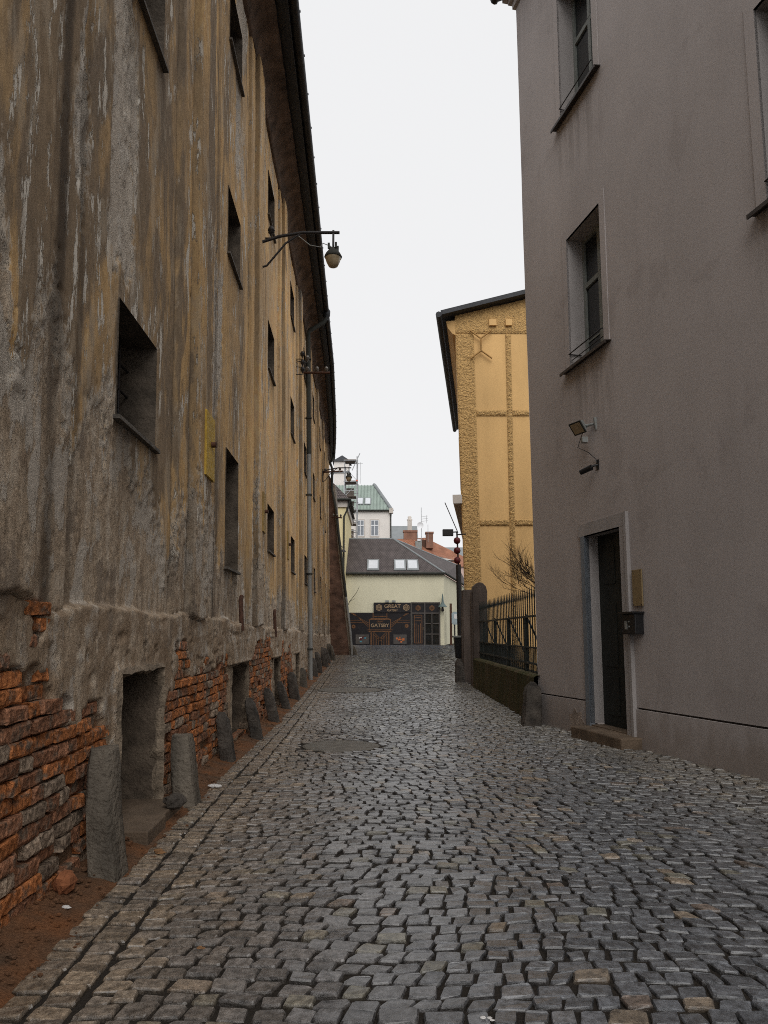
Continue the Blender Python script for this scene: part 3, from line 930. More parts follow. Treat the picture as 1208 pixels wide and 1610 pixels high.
# ------------------------------------------------------------------ downpipes of the old building
dp = thing('downpipe', 'long zinc downpipe with a paler new lower half on the old wall', 'downpipe', LP(24.7, .15, 0))
MB().tube([LP(24.75, .17, -.1), LP(24.75, .17, 2.2), LP(24.75, .15, 2.6), LP(24.75, .15, 7.9)], .075, 10).build('lower_pipe', M['pipe_l'], dp)
e_ = EV(24.9, .81, 13.2)
MB().tube([LP(24.75, .15, 7.9), LP(24.75, .15, 12.4), LP(24.77, .19, 12.52), (e_[0] - .1, 24.85, 12.86), (e_[0], e_[1], 13.05)], .08, 10).build('upper_pipe', M['pipe_d'], dp)
hp = MB().lathe((e_[0], e_[1], 12.95), [(.07, 0), (.08, .1), (.13, .18), (.14, .36), (.13, .4)], 10); hp.build('hopper', M['eave'], dp)
for z in (1.0, 3.6, 6.4, 9.2, 11.4):
    mb = MB().tube([LP(24.75, .15, z), LP(24.75, .15, z + .05)], .112, 10); mb.tube([LP(24.75, .15, z + .025), LP(24.75, -.05, z + .025)], .015, 6)
    mb.build('pipe_clip', M['pipe_d'], dp)
dp = thing('downpipe', 'dark downpipe running down the slope of the buttress', 'downpipe', (-2.1, 44.6, gf(44)))
e_ = EV(44.6, .81, 13.3)
MB().tube([e_, (e_[0], e_[1], 12.75), (e_[0] - .25, 44.6, 12.4), (-3.32, 44.6, 12.0), (-3.32, 44.6, 10.6), (-3.1, 44.6, 9.6), (-2.8, 44.6, 7.2), (-2.38, 44.6, 3.8)], .08, 8).build('upper_pipe', M['pipe_d'], dp)
MB().tube([(-2.38, 44.6, 3.8), (-2.1, 44.6, 1.6), (-1.98, 44.6, .2)], .075, 8).build('lower_pipe', M['pipe_l'], dp)

# ------------------------------------------------------------------ fixtures on the old wall
def wall_lamp(s, z, arm, lab, sc=1.0):
    t = thing('wall_lamp', lab, 'lamp', LP(s, .08, z), 'lanterns on iron arms')
    w = lwx(s, z, .08)
    MB().tf(LP, s - .03, s + .03, .06, .10, z - .55, z + .12).build('wall_plate', M['iron'], t)
    a = MB().tube([(w, s, z), (w + .35 * sc, s, z + .12), (w + .8 * sc, s, z + .2), (w + arm + .12, s, z + .2)], .03, 8)
    a.build('arm', M['iron'], t)
    MB().tube([(w, s, z - .52), (w + .12, s, z - .48), (w + .48 * sc, s, z - .02), (w + .75 * sc, s, z + .17)], .02, 8).build('brace', M['iron'], t)
    MB().tube([(w + .7 * sc, s, z + .15), (w + .95 * sc, s, z - .06), (w + 1.15 * sc, s, z - .1), (w + arm - .2, s, z - .02), (w + arm - .05, s, z - .08)], .008, 6).build('cable', M['lampgrey'], t)
    c = (w + arm, s, z)
    z -= .1
    MB().box(c[0] - .02, c[0] + .02, s - .02, s + .02, z + .02, z + .34).build('hanger', M['iron'], t)
    MB().lathe((c[0], s, z - .22), [(.165, 0), (.175, .02), (.15, .07), (.1, .14), (.08, .18), (.04, .21)], 12).build('hood', M['pipe_d'], t)
    for q in range(4):
        an = q * math.pi / 2 + .6
        MB().box(c[0] + .1 * math.cos(an) - .02, c[0] + .1 * math.cos(an) + .02, s + .1 * math.sin(an) - .02, s + .1 * math.sin(an) + .02, z - .06, z + .05).build('finial', M['pipe_d'], t)
    MB().lathe((c[0], s, z - .41), [(.05, 0), (.09, .02), (.125, .09), (.155, .185)], 12).build('glass_globe', M['lampglass'], t)
wall_lamp(12.95, 9.1, 1.40, 'near lantern hanging from a curved iron arm high on old wall')
wall_lamp(35.6, 9.75, 1.35, 'farther lantern on an iron arm near the end of old wall', 1.0)

def insul(mb, c):
    mb.lathe(c, [(.02, -.06), (.03, 0), (.065, .01), (.055, .05), (.075, .06), (.06, .1), (.04, .14), (.015, .16)], 9)
def insulator_set(s, z, pts, lab):
    t = thing('insulator_bracket', lab, 'insulator', LP(s, .05, z), 'old line insulators')
    rod = MB()
    for (n, dz, ds) in pts: rod.tube([LP(s, -.02, z + dz - .1), LP(s + ds, n, z + dz - .1), LP(s + ds, n, z + dz)], .014, 6)
    rod.build('bracket', M['iron'], t)
    for (n, dz, ds) in pts:
        m_ = MB(); insul(m_, LP(s + ds, n, z + dz)); m_.build('insulator', M['porc'] if n > .3 else M['iron'], t)
insulator_set(13.4, 9.55, [(.22, 0, 0)], 'single dark insulator above the near lantern arm')
insulator_set(21.4, 9.85, [(.2, .35, 0), (.2, .1, .05), (.2, -.15, 0), (.34, .3, .2)], 'cluster of dark insulators left of the downpipe')
def crossarm(p0, p1, lab, k=3):
    t = thing('insulator_crossarm', lab, 'insulator', p0, 'old line insulators')
    MB().tube([p0, p1], .045, 4).build('bar', M['rust'], t)
    for q in range(k):
        f = (q + .6) / k; m_ = MB(); insul(m_, tuple(p0[i] + (p1[i] - p0[i]) * f + (.07 if i == 2 else 0) for i in range(3)))
        m_.build('insulator', M['porc'], t)
crossarm(LP(24.3, -.05, 10.75), (lwx(24.3, 10.75) + .95, 24.3, 10.75), 'rusty crossarm with insulators crossing the downpipe')
crossarm(LP(36.4, -.05, 9.9), (lwx(36.4, 9.9) + 1.1, 36.4, 9.95), 'small crossarm with insulators by the far lantern')
crossarm((-3.35, 44.5, 8.85), (-2.65, 44.5, 8.8), 'crossarm with hanging insulators on the buttress')
for (s, z0, z1, lab) in ((8.3, 3.42, 4.2, 'large yellow plate with a rusty bolt on the near pilaster'), (13.15, 3.45, 4.2, 'narrow yellow plate beside the third bay window'), (17.6, 3.4, 4.1, 'farthest small yellow plate on the old wall')):
    t = thing('yellow_plate', lab, 'wall plate', LP(s, .1, z0), 'yellow plates on the pilasters')
    MB().tf(LP, s - (.22 if s < 9 else .17), s + (.25 if s < 9 else .17), .075, .138, z0, z1).build('plate', M['plate'] if s < 9 else M['plate2'], t, bevel=.004)
    MB().tube([LP(s + .05, .1, (z0 + z1) / 2 + .03), LP(s + .05, .2, (z0 + z1) / 2 + .03)], .035, 8).build('bolt', M['rust'], t)

# guard stones leaning on the foot of the wall
def guard_stone(base, top, wx, wy, lab, mat, seed, group='guard stones along the old wall', rnd=.8):
    rs = random.Random(seed)
    lv = 8; V, F = [], []
    seg = 12
    for i in range(lv + 1):
        f = i / lv
        k = 1.0 - .16 * f if f < .8 else (1.0 - .128) * math.sqrt(max(.03, 1 - ((f - .8) / .2) ** 2 * rnd))
        cx = base[0] + (top[0] - base[0]) * f + .02 * math.sin(f * 3 + seed); cy = base[1] + (top[1] - base[1]) * f; cz = base[2] - .12 + (top[2] - base[2] + .12) * f
        for q in range(seg):
            a = 2 * math.pi * q / seg + .26
            ca, sa = math.cos(a), math.sin(a)
            sx = math.copysign(abs(ca) ** .3, ca); sy = math.copysign(abs(sa) ** .3, sa)
            V.append((cx + wx / 2 * sx * k * rs.uniform(.95, 1.04), cy + wy / 2 * sy * k * rs.uniform(.92, 1.06), cz + rs.uniform(-.012, .012)))
    for i in range(lv):
        for q in range(seg): F.append((i * seg + q, i * seg + (q + 1) % seg, (i + 1) * seg + (q + 1) % seg, (i + 1) * seg + q))
    F.append(tuple(range(lv * seg, (lv + 1) * seg)))
    o = MB().add(V, F, False).build('guard_stone', mat)
    for p in o.data.polygons: p.use_smooth = True
    o.data.set_sharp_from_angle(angle=R(38))
    return tag(o, lab, 'guard stone', group)
GS = [(4.85, .26, .17, .80, .19, .28, 'stone', 'tall grey guard stone left of the nearest basement niche'),
      (6.78, .33, .20, .62, .22, .26, 'stone', 'broad grey guard stone right of the nearest basement niche'),
      (9.15, .27, .10, .60, .17, .26, 'stoned', 'third guard stone from the camera, leaning with a pale top'),
      (11.3, .30, .12, .62, .18, .26, 'stoned', 'fourth guard stone from the camera, leaning left at the top'),
      (13.6, .27, .13, .62, .20, .24, 'stoned', 'fifth guard stone from the camera along the old wall'),
      (15.9, .28, .12, .60, .18, .24, 'stoned', 'sixth guard stone from the camera along the old wall'),
      (18.1, .28, .15, .68, .26, .26, 'stoned', 'seventh guard stone from the camera, broad and blackened'),
      (21.8, .2, .1, .6, .26, .3, 'stone', 'low guard stone just left of the long downpipe'),
      (26.6, .24, .1, .7, .26, .3, 'stoned', 'first guard stone right of the long downpipe'),
      (29.0, .26, .1, .85, .26, .3, 'stoned', 'second guard stone right of the long downpipe'),
      (33.3, .28, .1, .9, .3, .3, 'stoned', 'third guard stone right of the long downpipe'),
      (36.4, .26, .1, .75, .3, .3, 'stoned', 'fourth guard stone right of the long downpipe'),
      (39.2, .36, .14, .9, .5, .3, 'stone', 'broad pale guard stone shortly before the buttress')]
for i, (s, n0, n1, h, wx, wy, mt, lab) in enumerate(GS):
    g0 = gf(s)
    guard_stone((lwx(s) + n0, s, g0 - .02), (lwx(s) + n1 - .01, s + .05, g0 + h), wx, wy, lab, M[mt], i + 3, rnd=.3 if i < 2 else .8)
guard_stone((-1.78, 44.7, gf(44.7)), (-2.02, 44.75, gf(44.7) + .62), .42, .34, 'guard stone at the foot of the buttress', M['stone'], 31)
lo = MB(); lump(lo, (lwx(6.35) + .30, 6.28, .17), .085, (1.15, 1, .75), 4)
tag(lo.build('loose_stone', M['stoned']), 'small dark loose stone on the slab by the broad guard stone', 'stone')
lo = MB(); lump(lo, (lwx(4.5) + .13, 4.42, .13), .09, (.7, .8, .8), 9)
tag(lo.build('loose_brick', plain('fallen_brick', (.24, .09, .04), .95, .4, 8, .01, 40)), 'orange brick lump lying left of the tall guard stone', 'brick')

# crumbs of brick and mortar fallen on the dust
rc = random.Random(15); cb = MB()
for q in range(420):
    s = 3.4 + 12 * rc.random() ** 1.8; n = rc.uniform(.02, .48) * rc.uniform(.4, 1)
    r_ = rc.uniform(.006, .02) * (1.3 if n < .2 else .8)
    lump(cb, (lwx(s) + n, s, gf(s) + .012 + .07 * max(0, 1 - n / .32)), r_, (1.2, 1, .7), q, (3, 5))
tag(cb.build('brick_crumbs', M['dust']), 'crumbs of brick and mortar scattered at the wall foot', 'rubble', kind='stuff')
# ================================================================== GREY HOUSE ON THE RIGHT
GC = Vector((2.899, 13.526)); GD = Vector((.2149, -.9766)); GN = Vector((-.9766, -.2149))
def GP(t, n, z):
    return (GC.x + GD.x * t + GN.x * n, GC.y + GD.y * t + GN.y * n, z)
grey = thing('grey_house', 'tall grey stucco house on the right with a dark doorway', 'building', (GC.x, GC.y, -.1))
GW = [(1.66, 2.80, 6.12, 8.53), (1.60, 2.80, 10.82, 13.4), (6.32, 7.46, 6.28, 8.7), (6.32, 7.46, 10.9, 13.4)]
DOOR = (1.98, 3.06, .16, 3.17)
zp = lambda t: .47 + .017 * t
tl = lattice([0, 17] + [v for w in GW + [DOOR] for v in w[:2]], np.concatenate([np.arange(0, 8, .1), np.arange(8, 17, .4)]), .03)
zl_ = lattice([0.5, 15.0] + [v for w in GW for v in w[2:]] + [3.17], np.arange(.5, 15, .1), .03)
T_, Z_ = np.meshgrid(tl, zl_, indexing='ij')
Zr = np.where(Z_ == .5, .47 + .017 * T_ + .012, Z_)
edg = edge_dist(T_, Z_, GW + [DOOR])
NW = (fbm(T_ * .5 + 4, Z_ * .5, 81, 3) - .5) * .03 * np.clip(edg / .3, 0, 1)
Tt = T_ - np.where(T_ < .01, .017 * Z_, 0)
VV = np.stack([GC.x + GD.x * Tt + GN.x * NW, GC.y + GD.y * Tt + GN.y * NW, Zr], -1).reshape(-1, 3)
nz = len(zl_)
I, J = np.meshgrid(np.arange(len(tl) - 1), np.arange(nz - 1), indexing='ij')
TC, ZC = np.meshgrid((tl[:-1] + tl[1:]) / 2, (zl_[:-1] + zl_[1:]) / 2, indexing='ij')
keep = np.ones(TC.shape, bool)
for a, b_, c, e in GW + [DOOR]: keep &= ~((TC > a) & (TC < b_) & (ZC > c) & (ZC < e))
Q = np.stack([I * nz + J, I * nz + J + 1, (I + 1) * nz + J + 1, (I + 1) * nz + J], -1)[keep]
drip = np.zeros_like(T_)
for a, b_, c, e in GW:
    drip = np.maximum(drip, np.clip(1 - (c - Z_) / 1.6, 0, 1) * (Z_ < c) * np.clip(np.minimum(T_ - a + .25, b_ + .25 - T_) / .12, 0, 1))
drip = np.maximum(drip, np.clip(1 - (14.95 - Z_) / 1.8, 0, 1) * .5)
np_mesh('wall', VV, Q, M['gray'], grey, {'drip': drip.ravel()})
body = MB()
body.quad(GP(-.008, 0, -.3), GP(-.008, -8, -.3), GP(-.26, -8, 15), GP(-.26, 0, 15))
body.build('end_wall', M['gray'], grey)
MB().tf(GP, .0, DOOR[0] - .2, -.2, -.03, -.3, 1.0).tf(GP, DOOR[1] + .22, 17, -.2, -.03, -.3, 1.0).build('groove_backing', M['copper'], grey)
for a, b_ in ((-.01, DOOR[0] - .17), (DOOR[1] + .19, 17)):
    p = MB(); n_ = 24
    for i in range(n_):
        t0, t1 = a + (b_ - a) * i / n_, a + (b_ - a) * (i + 1) / n_
        p.quad(GP(t0, .018, -.35), GP(t0, .018, zp(t0) - .014), GP(t1, .018, zp(t1) - .014), GP(t1, .018, -.35))
        p.quad(GP(t0, .018, zp(t0) - .014), GP(t0, -.1, zp(t0) - .014), GP(t1, -.1, zp(t1) - .014), GP(t1, .018, zp(t1) - .014))
    p.quad(GP(a, .018, -.35), GP(a, -.1, -.35), GP(a, -.1, zp(a) - .014), GP(a, .018, zp(a) - .014))
    p.build('plinth', M['gray'], grey)
M['rpatch'] = plain('bare_render', (.30, .245, .205), .95, .3, 9, .01, 40)
# broken render patch on the plinth
pp = [(1.25, -.02), (1.72, -.04), (1.76, .14), (1.66, .2), (1.68, .31), (1.52, .27), (1.44, .35), (1.36, .24), (1.24, .22), (1.28, .1)]
MB().prism(pp, GP, .012, .024).build('render_patch', M['rpatch'], grey)
co = MB()
for n1, z0, z1 in ((.06, 14.95, 15.1), (.13, 15.1, 15.22), (.22, 15.22, 15.34)):
    co.tf(GP, -.26 - n1, 17, -.3, n1, z0, z1)
co.build('cornice', M['gray'], grey)
rf = MB(); rf.hexa([GP(-.6, .3, 15.34), GP(17, .3, 15.34), GP(17, -5, 18.5), GP(-.6, -5, 18.5), GP(-.6, .3, 15.44), GP(17, .3, 15.44), GP(17, -5, 18.6), GP(-.6, -5, 18.6)])
rf.build('roof', M['eave'], grey)
MB().tube([GP(-.6, .36, 15.36), GP(17, .36, 15.36)], .09, 8).build('gutter', M['eave'], grey)

def ring(mb, fn, r, w, n0, n1, bottom=False):
    a, b_, c, e = r
    mb.tf(fn, a - w, a, n0, n1, c, e); mb.tf(fn, b_, b_ + w, n0, n1, c, e); mb.tf(fn, a - w, b_ + w, n0, n1, e, e + w)
    if bottom: mb.tf(fn, a - w, b_ + w, n0, n1, c - w, c)
    return mb
for (a, b_, c, e) in GW:
    w = MB()
    for q in ((a, a, 1), (b_, b_, 1)):
        w.quad(GP(q[0], .016, c), GP(q[0], -.4, c), GP(q[0], -.4, e), GP(q[0], .016, e))
    w.quad(GP(a, .016, e), GP(a, -.4, e), GP(b_, -.4, e), GP(b_, .016, e))
    w.quad(GP(a, .016, c), GP(b_, .016, c), GP(b_, -.4, c), GP(a, -.4, c))
    w = w.build('window', M['surr'], grey)
    ring(MB(), GP, (a, b_, c, e), .16, -.02, .016).build('surround', M['gray'], w)
    fr = MB(); fw = .07
    for (u0, u1, z0, z1) in ((a, a + fw, c, e), (b_ - fw, b_, c, e), (a + fw, b_ - fw, c, c + fw), (a + fw, b_ - fw, e - fw, e), (a + fw, b_ - fw, c + (e - c) * .62, c + (e - c) * .62 + .09)):
        fr.tf(GP, u0, u1, -.36, -.29, z0, z1)
    m_ = (a + b_) / 2
    fr.tf(GP, m_ - .045, m_ + .045, -.355, -.285, c + fw, c + (e - c) * .62); fr.tf(GP, m_ - .045, m_ + .045, -.355, -.285, c + (e - c) * .62 + .09, e - fw)
    for u0, u1 in ((a + fw, m_ - .045), (m_ + .045, b_ - fw)):
        fr.tf(GP, u0, u1, -.34, -.31, c + .5, c + .53)
    fr.build('frame', M['frame'], w)
    for u0, u1 in ((a + fw, m_ - .045), (m_ + .045, b_ - fw)):
        for z0, z1 in ((c + fw, c + .5), (c + .53, c + (e - c) * .62), (c + (e - c) * .62 + .09, e - fw)):
            MB().tf(GP, u0, u1, -.335, -.325, z0, z1).build('pane', M['pane'], w)
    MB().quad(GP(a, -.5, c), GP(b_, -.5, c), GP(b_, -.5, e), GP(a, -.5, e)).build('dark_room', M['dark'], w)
    MB().prism([(-.3, c + .02), (-.3, c + .05), (.12, c - .0), (.12, c - .05), (.1, c - .05), (.1, c - .01)], lambda n, t, z: GP(t, n, z), a - .2, b_ + .2).build('sill', M['copper'], w)
    rl = MB().tube([GP(a + .02, -.2, c + .28), GP(a + .02, .04, c + .28), GP(b_ - .02, .04, c + .28), GP(b_ - .02, -.2, c + .28)], .011, 6)
    rl.tube([GP(a + .02, -.02, c + .18), GP(b_ - .02, -.02, c + .18)], .008, 6)
    rl.build('guard_rail', M['iron'], w)

a, b_, c, e = DOOR
dr = MB()
dr.quad(GP(a, .04, c), GP(a, -.26, c), GP(a, -.26, e), GP(a, .04, e)); dr.quad(GP(b_, .04, c), GP(b_, -.26, c), GP(b_, -.26, e), GP(b_, .04, e))
dr.quad(GP(a, .04, e), GP(a, -.26, e), GP(b_, -.26, e), GP(b_, .04, e))
dr = dr.build('doorway', M['surr'], grey)
sr = MB(); w = .2
sr.tf(GP, b_, b_ + w, -.05, .04, c - .12, e); sr.tf(GP, a - w + .02, b_ + w, -.05, .042, e, e + w)
sr.tf(GP, b_ + w - .05, b_ + w + .012, -.05, .06, c - .12, e + w)
sr.build('surround', M['surr'], dr)
MB().tf(GP, a - .12, a + .0, -.05, .041, c - .12, e).build('blue_jamb', M['surrb'], dr)
lf = MB().tf(GP, a, b_, -.26, -.21, c - .02, e).build('door_leaf', M['door'], dr)
for z0, z1 in ((c + .15, c + .75), (c + .9, c + 1.9), (c + 2.2, c + 2.8)):
    for u0, u1 in ((a + .13, a + .5), (a + .58, b_ - .13)):
        MB().tf(GP, u0, u1, -.22, -.195, z0, z1).build('door_panel', M['door'], lf, bevel=.008)
MB().tube([GP(b_ - .1, -.21, c + 1.05), GP(b_ - .1, -.15, c + 1.05), GP(b_ - .21, -.15, c + 1.05)], .012, 6).build('handle', M['brass'], lf)
MB().tf(GP, a, b_, -.42, .02, c - .15, c - .02).build('threshold', M['stepst'], dr)
st = MB().prism([(1.9, -.3), (3.4, -.3), (3.4, .125), (2.6, .13), (1.9, .12)], GP, .0, .34).build('doorstep', M['stepst'], None, bevel=.02)
tag(st, 'worn brown stone doorstep below the dark doorway', 'step')
pq = thing('wall_plaque', 'ochre name plaque on the wall right of the doorway', 'plaque', GP(3.45, .02, 1.97))
MB().tf(GP, 3.34, 3.58, .012, .034, 1.97, 2.49).build('plate', M['brass'], pq, bevel=.004)
for q, (u, z) in enumerate(((3.36, 1.99), (3.56, 1.99), (3.36, 2.47), (3.56, 2.47))):
    MB().tube([GP(u, .03, z), GP(u, .04, z)], .008, 6).build('screw', M['iron'], pq)
bx = thing('intercom_box', 'small black intercom box beside the doorway', 'intercom', GP(3.4, .02, 1.56))
MB().tf(GP, 3.22, 3.56, .01, .15, 1.57, 1.86).build('housing', M['black'], bx, bevel=.012)
MB().tf(GP, 3.20, 3.58, .01, .2, 1.862, 1.89).build('rain_hood', M['black'], bx)
MB().tf(GP, 3.30, 3.36, .15, .156, 1.64, 1.76).build('speaker_grille', M['lampgrey'], bx)
for z in (1.67, 1.74):
    MB().tf(GP, 3.40, 3.42, .15, .158, z, z + .02).build('button', M['lampgrey'], bx)
fl = thing('floodlight', 'tilted grey floodlight high on the grey house', 'floodlight', GP(2.3, .05, 4.85))
def fp(u, v, w):   # local frame of the tilted head: u = towards the lens
    d = Vector((-.72, -.35, -.6)).normalized(); sd = Vector((0, 0, 1)).cross(d).normalized(); up = d.cross(sd)
    q = Vector(GP(2.26, .2, 4.93)) + d * u + sd * v + up * w
    return tuple(q)
def fbox(u0, u1, v0, w0, v1, w1):
    return [fp(u0, -v0, -w0), fp(u0, v0, -w0), fp(u1, v1, -w1), fp(u1, -v1, -w1), fp(u0, -v0, w0), fp(u0, v0, w0), fp(u1, v1, w1), fp(u1, -v1, w1)]
MB().hexa(fbox(-.07, .04, .07, .07, .12, .095)).build('housing', M['lampgrey'], fl)
MB().hexa(fbox(.04, .06, .135, .11, .135, .11)).build('bezel', M['pipe_d'], fl)
MB().hexa(fbox(.061, .064, .11, .088, .11, .088)).build('lens', M['lampglass'], fl)
MB().tube([fp(-.08, 0, .0), GP(2.34, .1, 4.93), GP(2.44, -.02, 4.96)], .022, 6).tube([GP(2.44, -.01, 4.84), GP(2.44, .02, 5.04)], .03, 6).build('bracket', M['lampgrey'], fl)
q_ = GP(2.28, .13, 4.7)
MB().box(q_[0] - .045, q_[0] + .045, q_[1] - .045, q_[1] + .045, 4.66, 4.75).build('sensor_box', M['lampgrey'], fl)
MB().tube([fp(-.05, 0, -.08), GP(2.18, .2, 4.6), GP(2.3, .08, 4.5), GP(2.45, .03, 4.35), GP(2.47, .03, 4.28)], .007, 5).build('cable', M['black'], fl)
cm = thing('security_camera', 'small black camera below the floodlight on the grey house', 'camera', GP(2.4, .02, 4.2))
MB().tube([GP(2.47, -.02, 4.26), GP(2.45, .08, 4.24), GP(2.4, .12, 4.2)], .02, 6).build('mount', M['black'], cm)
MB().tube([GP(2.42, .1, 4.22), GP(2.25, .2, 4.17)], [.05, .045], 8).build('housing', M['black'], cm)
MB().tf(GP, 2.43, 2.5, .0, .02, 4.18, 4.34).build('base_plate', M['black'], cm)

# ================================================================== GARDEN WALL, FENCE, POSTS
gw = thing('garden_wall', 'low mossy garden wall under the iron fence', 'wall', (2.95, 18, -.1))
V, F = [], []
yv = np.linspace(13.45, 22.3, 60)
for y in yv:
    x0 = 2.80 - .004 * (y - 13.5)
    for (x, z) in ((x0 - .03, -.35), (x0 - .005, .35), (x0, .76), (x0 + .04, .80), (x0 + .36, .80), (x0 + .38, -.3)):
        V.append((x + float(fbm(np.float64(y * 2), np.float64(z * 3), 5, 3) - .5) * .03, y, z + float(fbm(np.float64(y * 1.2), np.float64(x * 3), 6, 2) - .5) * .02))
for i in range(59):
    for k in range(5): F.append((i * 6 + k, i * 6 + k + 1, (i + 1) * 6 + k + 1, (i + 1) * 6 + k))
MB().add(V, F, False).build('wall_body', M['moss'], gw)
fe = thing('iron_fence', 'dark iron picket fence on the low mossy wall', 'fence', (2.96, 18, .8))
FX = 2.97
MB().box(FX - .025, FX + .025, 13.5, 22.25, .96, 1.0).build('rail', M['fence'], fe)
MB().box(FX - .025, FX + .025, 13.5, 22.25, 1.90, 1.94).build('rail', M['fence'], fe)
MB().box(FX - .02, FX + .02, 13.5, 22.25, 1.28, 1.31).build('rail', M['fence'], fe)
y = 13.6; i = 0
pk = None; sk_ = None
while y < 22.2:
    if pk is None:
        pk = MB().tube([(FX, y, .80), (FX, y, 2.28)], .012, 6)
        pk.lathe((FX, y, 2.26), [(.012, 0), (.02, .06), (.014, .14), (.004, .26)], 6)
        pk = pk.build('picket', M['fence'], fe); y0p = y
    else:
        o = pk.copy(); COL.objects.link(o); o.location.y += y - y0p
    ys_ = y + .115
    if sk_ is None:
        sk_ = MB().tube([(FX, ys_, .80), (FX, ys_, 1.3)], .008, 6).build('short_picket', M['fence'], fe); y0s = ys_
    else:
        o = sk_.copy(); COL.objects.link(o); o.location.y += ys_ - y0s
    y += .23; i += 1
for y in (14.9, 17.0, 19.1, 21.2):
    MB().box(FX - .03, FX + .03, y + .05, y + .11, .8, 1.94).tube([(FX, y + .08, 1.98), (FX + .5, y + .08, .85)], .02, 6).build('stay', M['fence'], fe)
sh_ = MB()
ivy = random.Random(8)
def post(x0, x1, y0, y1, zt, lab, rnd):
    t = thing('gate_post', lab, 'post', ((x0 + x1) / 2, (y0 + y1) / 2, gf(y0)), 'stone gate posts')
    pts = [(x0, -.3), (x1, -.3), (x1, zt - .28)]
    if rnd: pts += [(x1 - .04, zt - .12), (x1 - .14, zt - .02), ((x0 + x1) / 2, zt), (x0 + .14, zt - .02), (x0 + .04, zt - .12), (x0, zt - .28)]
    else: pts += [(x1, zt), (x0, zt)]
    MB().prism(pts, lambda u, d, w: (u, d, w), y0, y1).build('shaft', M['post'], t, bevel=.02)
    MB().box(x0 - .035, x0 - .003, y0 + .05, y1 - .05, -.3, zt - .32).build('side_strip', M['post'], t)
post(2.78, 3.24, 22.3, 22.8, 3.16, 'near brown gate post with a rounded top at fence end', True)
post(2.66, 3.06, 24.0, 24.4, 3.02, 'far flat topped brown gate post behind the rounded one', False)
g0 = gf(13.2)
guard_stone((2.62, 13.15, g0), (2.76, 13.35, g0 + .76), .34, .38, 'dark pointed guard stone at the corner of the grey house', M['stoned'], 51, 'guard stones on the right side', .95)
guard_stone((2.52, 24.1, gf(24)), (2.54, 24.2, gf(24) + .78), .34, .36, 'dark guard stone in front of the far gate post', M['stoned'], 57, 'guard stones on the right side', .8)
bn = thing('litter_bin', 'black litter bin fixed beside the far gate post', 'bin', (2.55, 24.5, .7))
MB().hexa([(2.46, 24.5, .72), (2.66, 24.5, .72), (2.66, 24.78, .72), (2.46, 24.78, .72), (2.40, 24.42, 1.42), (2.70, 24.42, 1.42), (2.70, 24.86, 1.42), (2.40, 24.86, 1.42)]).build('bucket', M['black'], bn, bevel=.02)
MB().box(2.36, 2.72, 24.38, 24.9, 1.42, 1.48).build('rim', M['lampgrey'], bn, bevel=.01)
MB().tube([(2.6, 24.64, .72), (2.6, 24.64, gf(24.6) - .05)], .04, 8).build('stand', M['black'], bn)
lp = thing('lantern_pole', 'dark pole hung with three red ball lanterns by yellow house', 'pole', (2.68, 25.3, gf(25.3)))
MB().tube([(2.72, 25.3, -.15), (2.66, 25.3, 4.0)], [.11, .09], 8).build('shaft', M['iron'], lp)
MB().tube([(2.66, 25.3, 4.0), (2.62, 25.3, 5.2)], .03, 6).build('upper_rod', M['iron'], lp)
for z in (4.15, 4.50, 4.86):
    MB().lathe((2.62, 25.28, z), [(.04, -.12), (.1, -.085), (.125, 0), (.1, .085), (.04, .12)], 12).build('red_lantern', M['redl'], lp)
MB().tube([(2.62, 25.3, 5.18), (2.3, 25.3, 5.16)], .025, 6).tube([(2.62, 25.3, 5.08), (2.95, 25.3, 5.1)], .025, 6).build('cross_arm', M['iron'], lp)
MB().box(2.1, 2.48, 25.15, 25.3, 5.02, 5.26).build('lamp_head', M['iron'], lp, bevel=.015)
MB().tube([(2.66, 25.3, 5.15), (2.2, 25.3, 6.25)], .016, 6).build('thin_stick', M['iron'], lp)

# bare shrub behind the fence
bu = thing('bare_shrub', 'leafless shrub behind the fence beside the grey corner', 'shrub', (4.3, 18.6, 0))
rt = random.Random(21)
tr = MB()
tr.tube([(4.3, 18.6, -.2), (4.22, 18.6, 1.6), (4.1, 18.6, 2.7)], [.08, .06, .05], 7)
tr.build('trunk', M['twig'], bu)
cr = MB()
def branch(p, d, L, r, lv):
    pts = [p]; q = Vector(p); dd = Vector(d).normalized()
    for i in range(4):
        dd = (dd + Vector((rt.uniform(-.16, .16), rt.uniform(-.16, .16), rt.uniform(-.06, .2)))).normalized()
        q = q + dd * L / 4; pts.append(tuple(q))
        if lv > 0 and i > 0:
            for _ in range(2):
                branch(tuple(q), (dd + Vector((rt.uniform(-.8, .8), rt.uniform(-.8, .8), rt.uniform(-.2, .6)))).normalized(), L * rt.uniform(.45, .65), r * .6, lv - 1)
    cr.tube(pts, [r, r * .85, r * .7, r * .55, r * .4], 4, False)
for k in range(13):
    a = rt.uniform(1.5, 4.8)
    branch((4.1 + rt.uniform(-.05, .05), 18.6, rt.uniform(2.3, 2.9)), (math.cos(a) * .9, math.sin(a) * .5, rt.uniform(.05, 1.0)), rt.uniform(.55, 1.0), .010, 2)
cr.build('crown', M['twig'], bu)

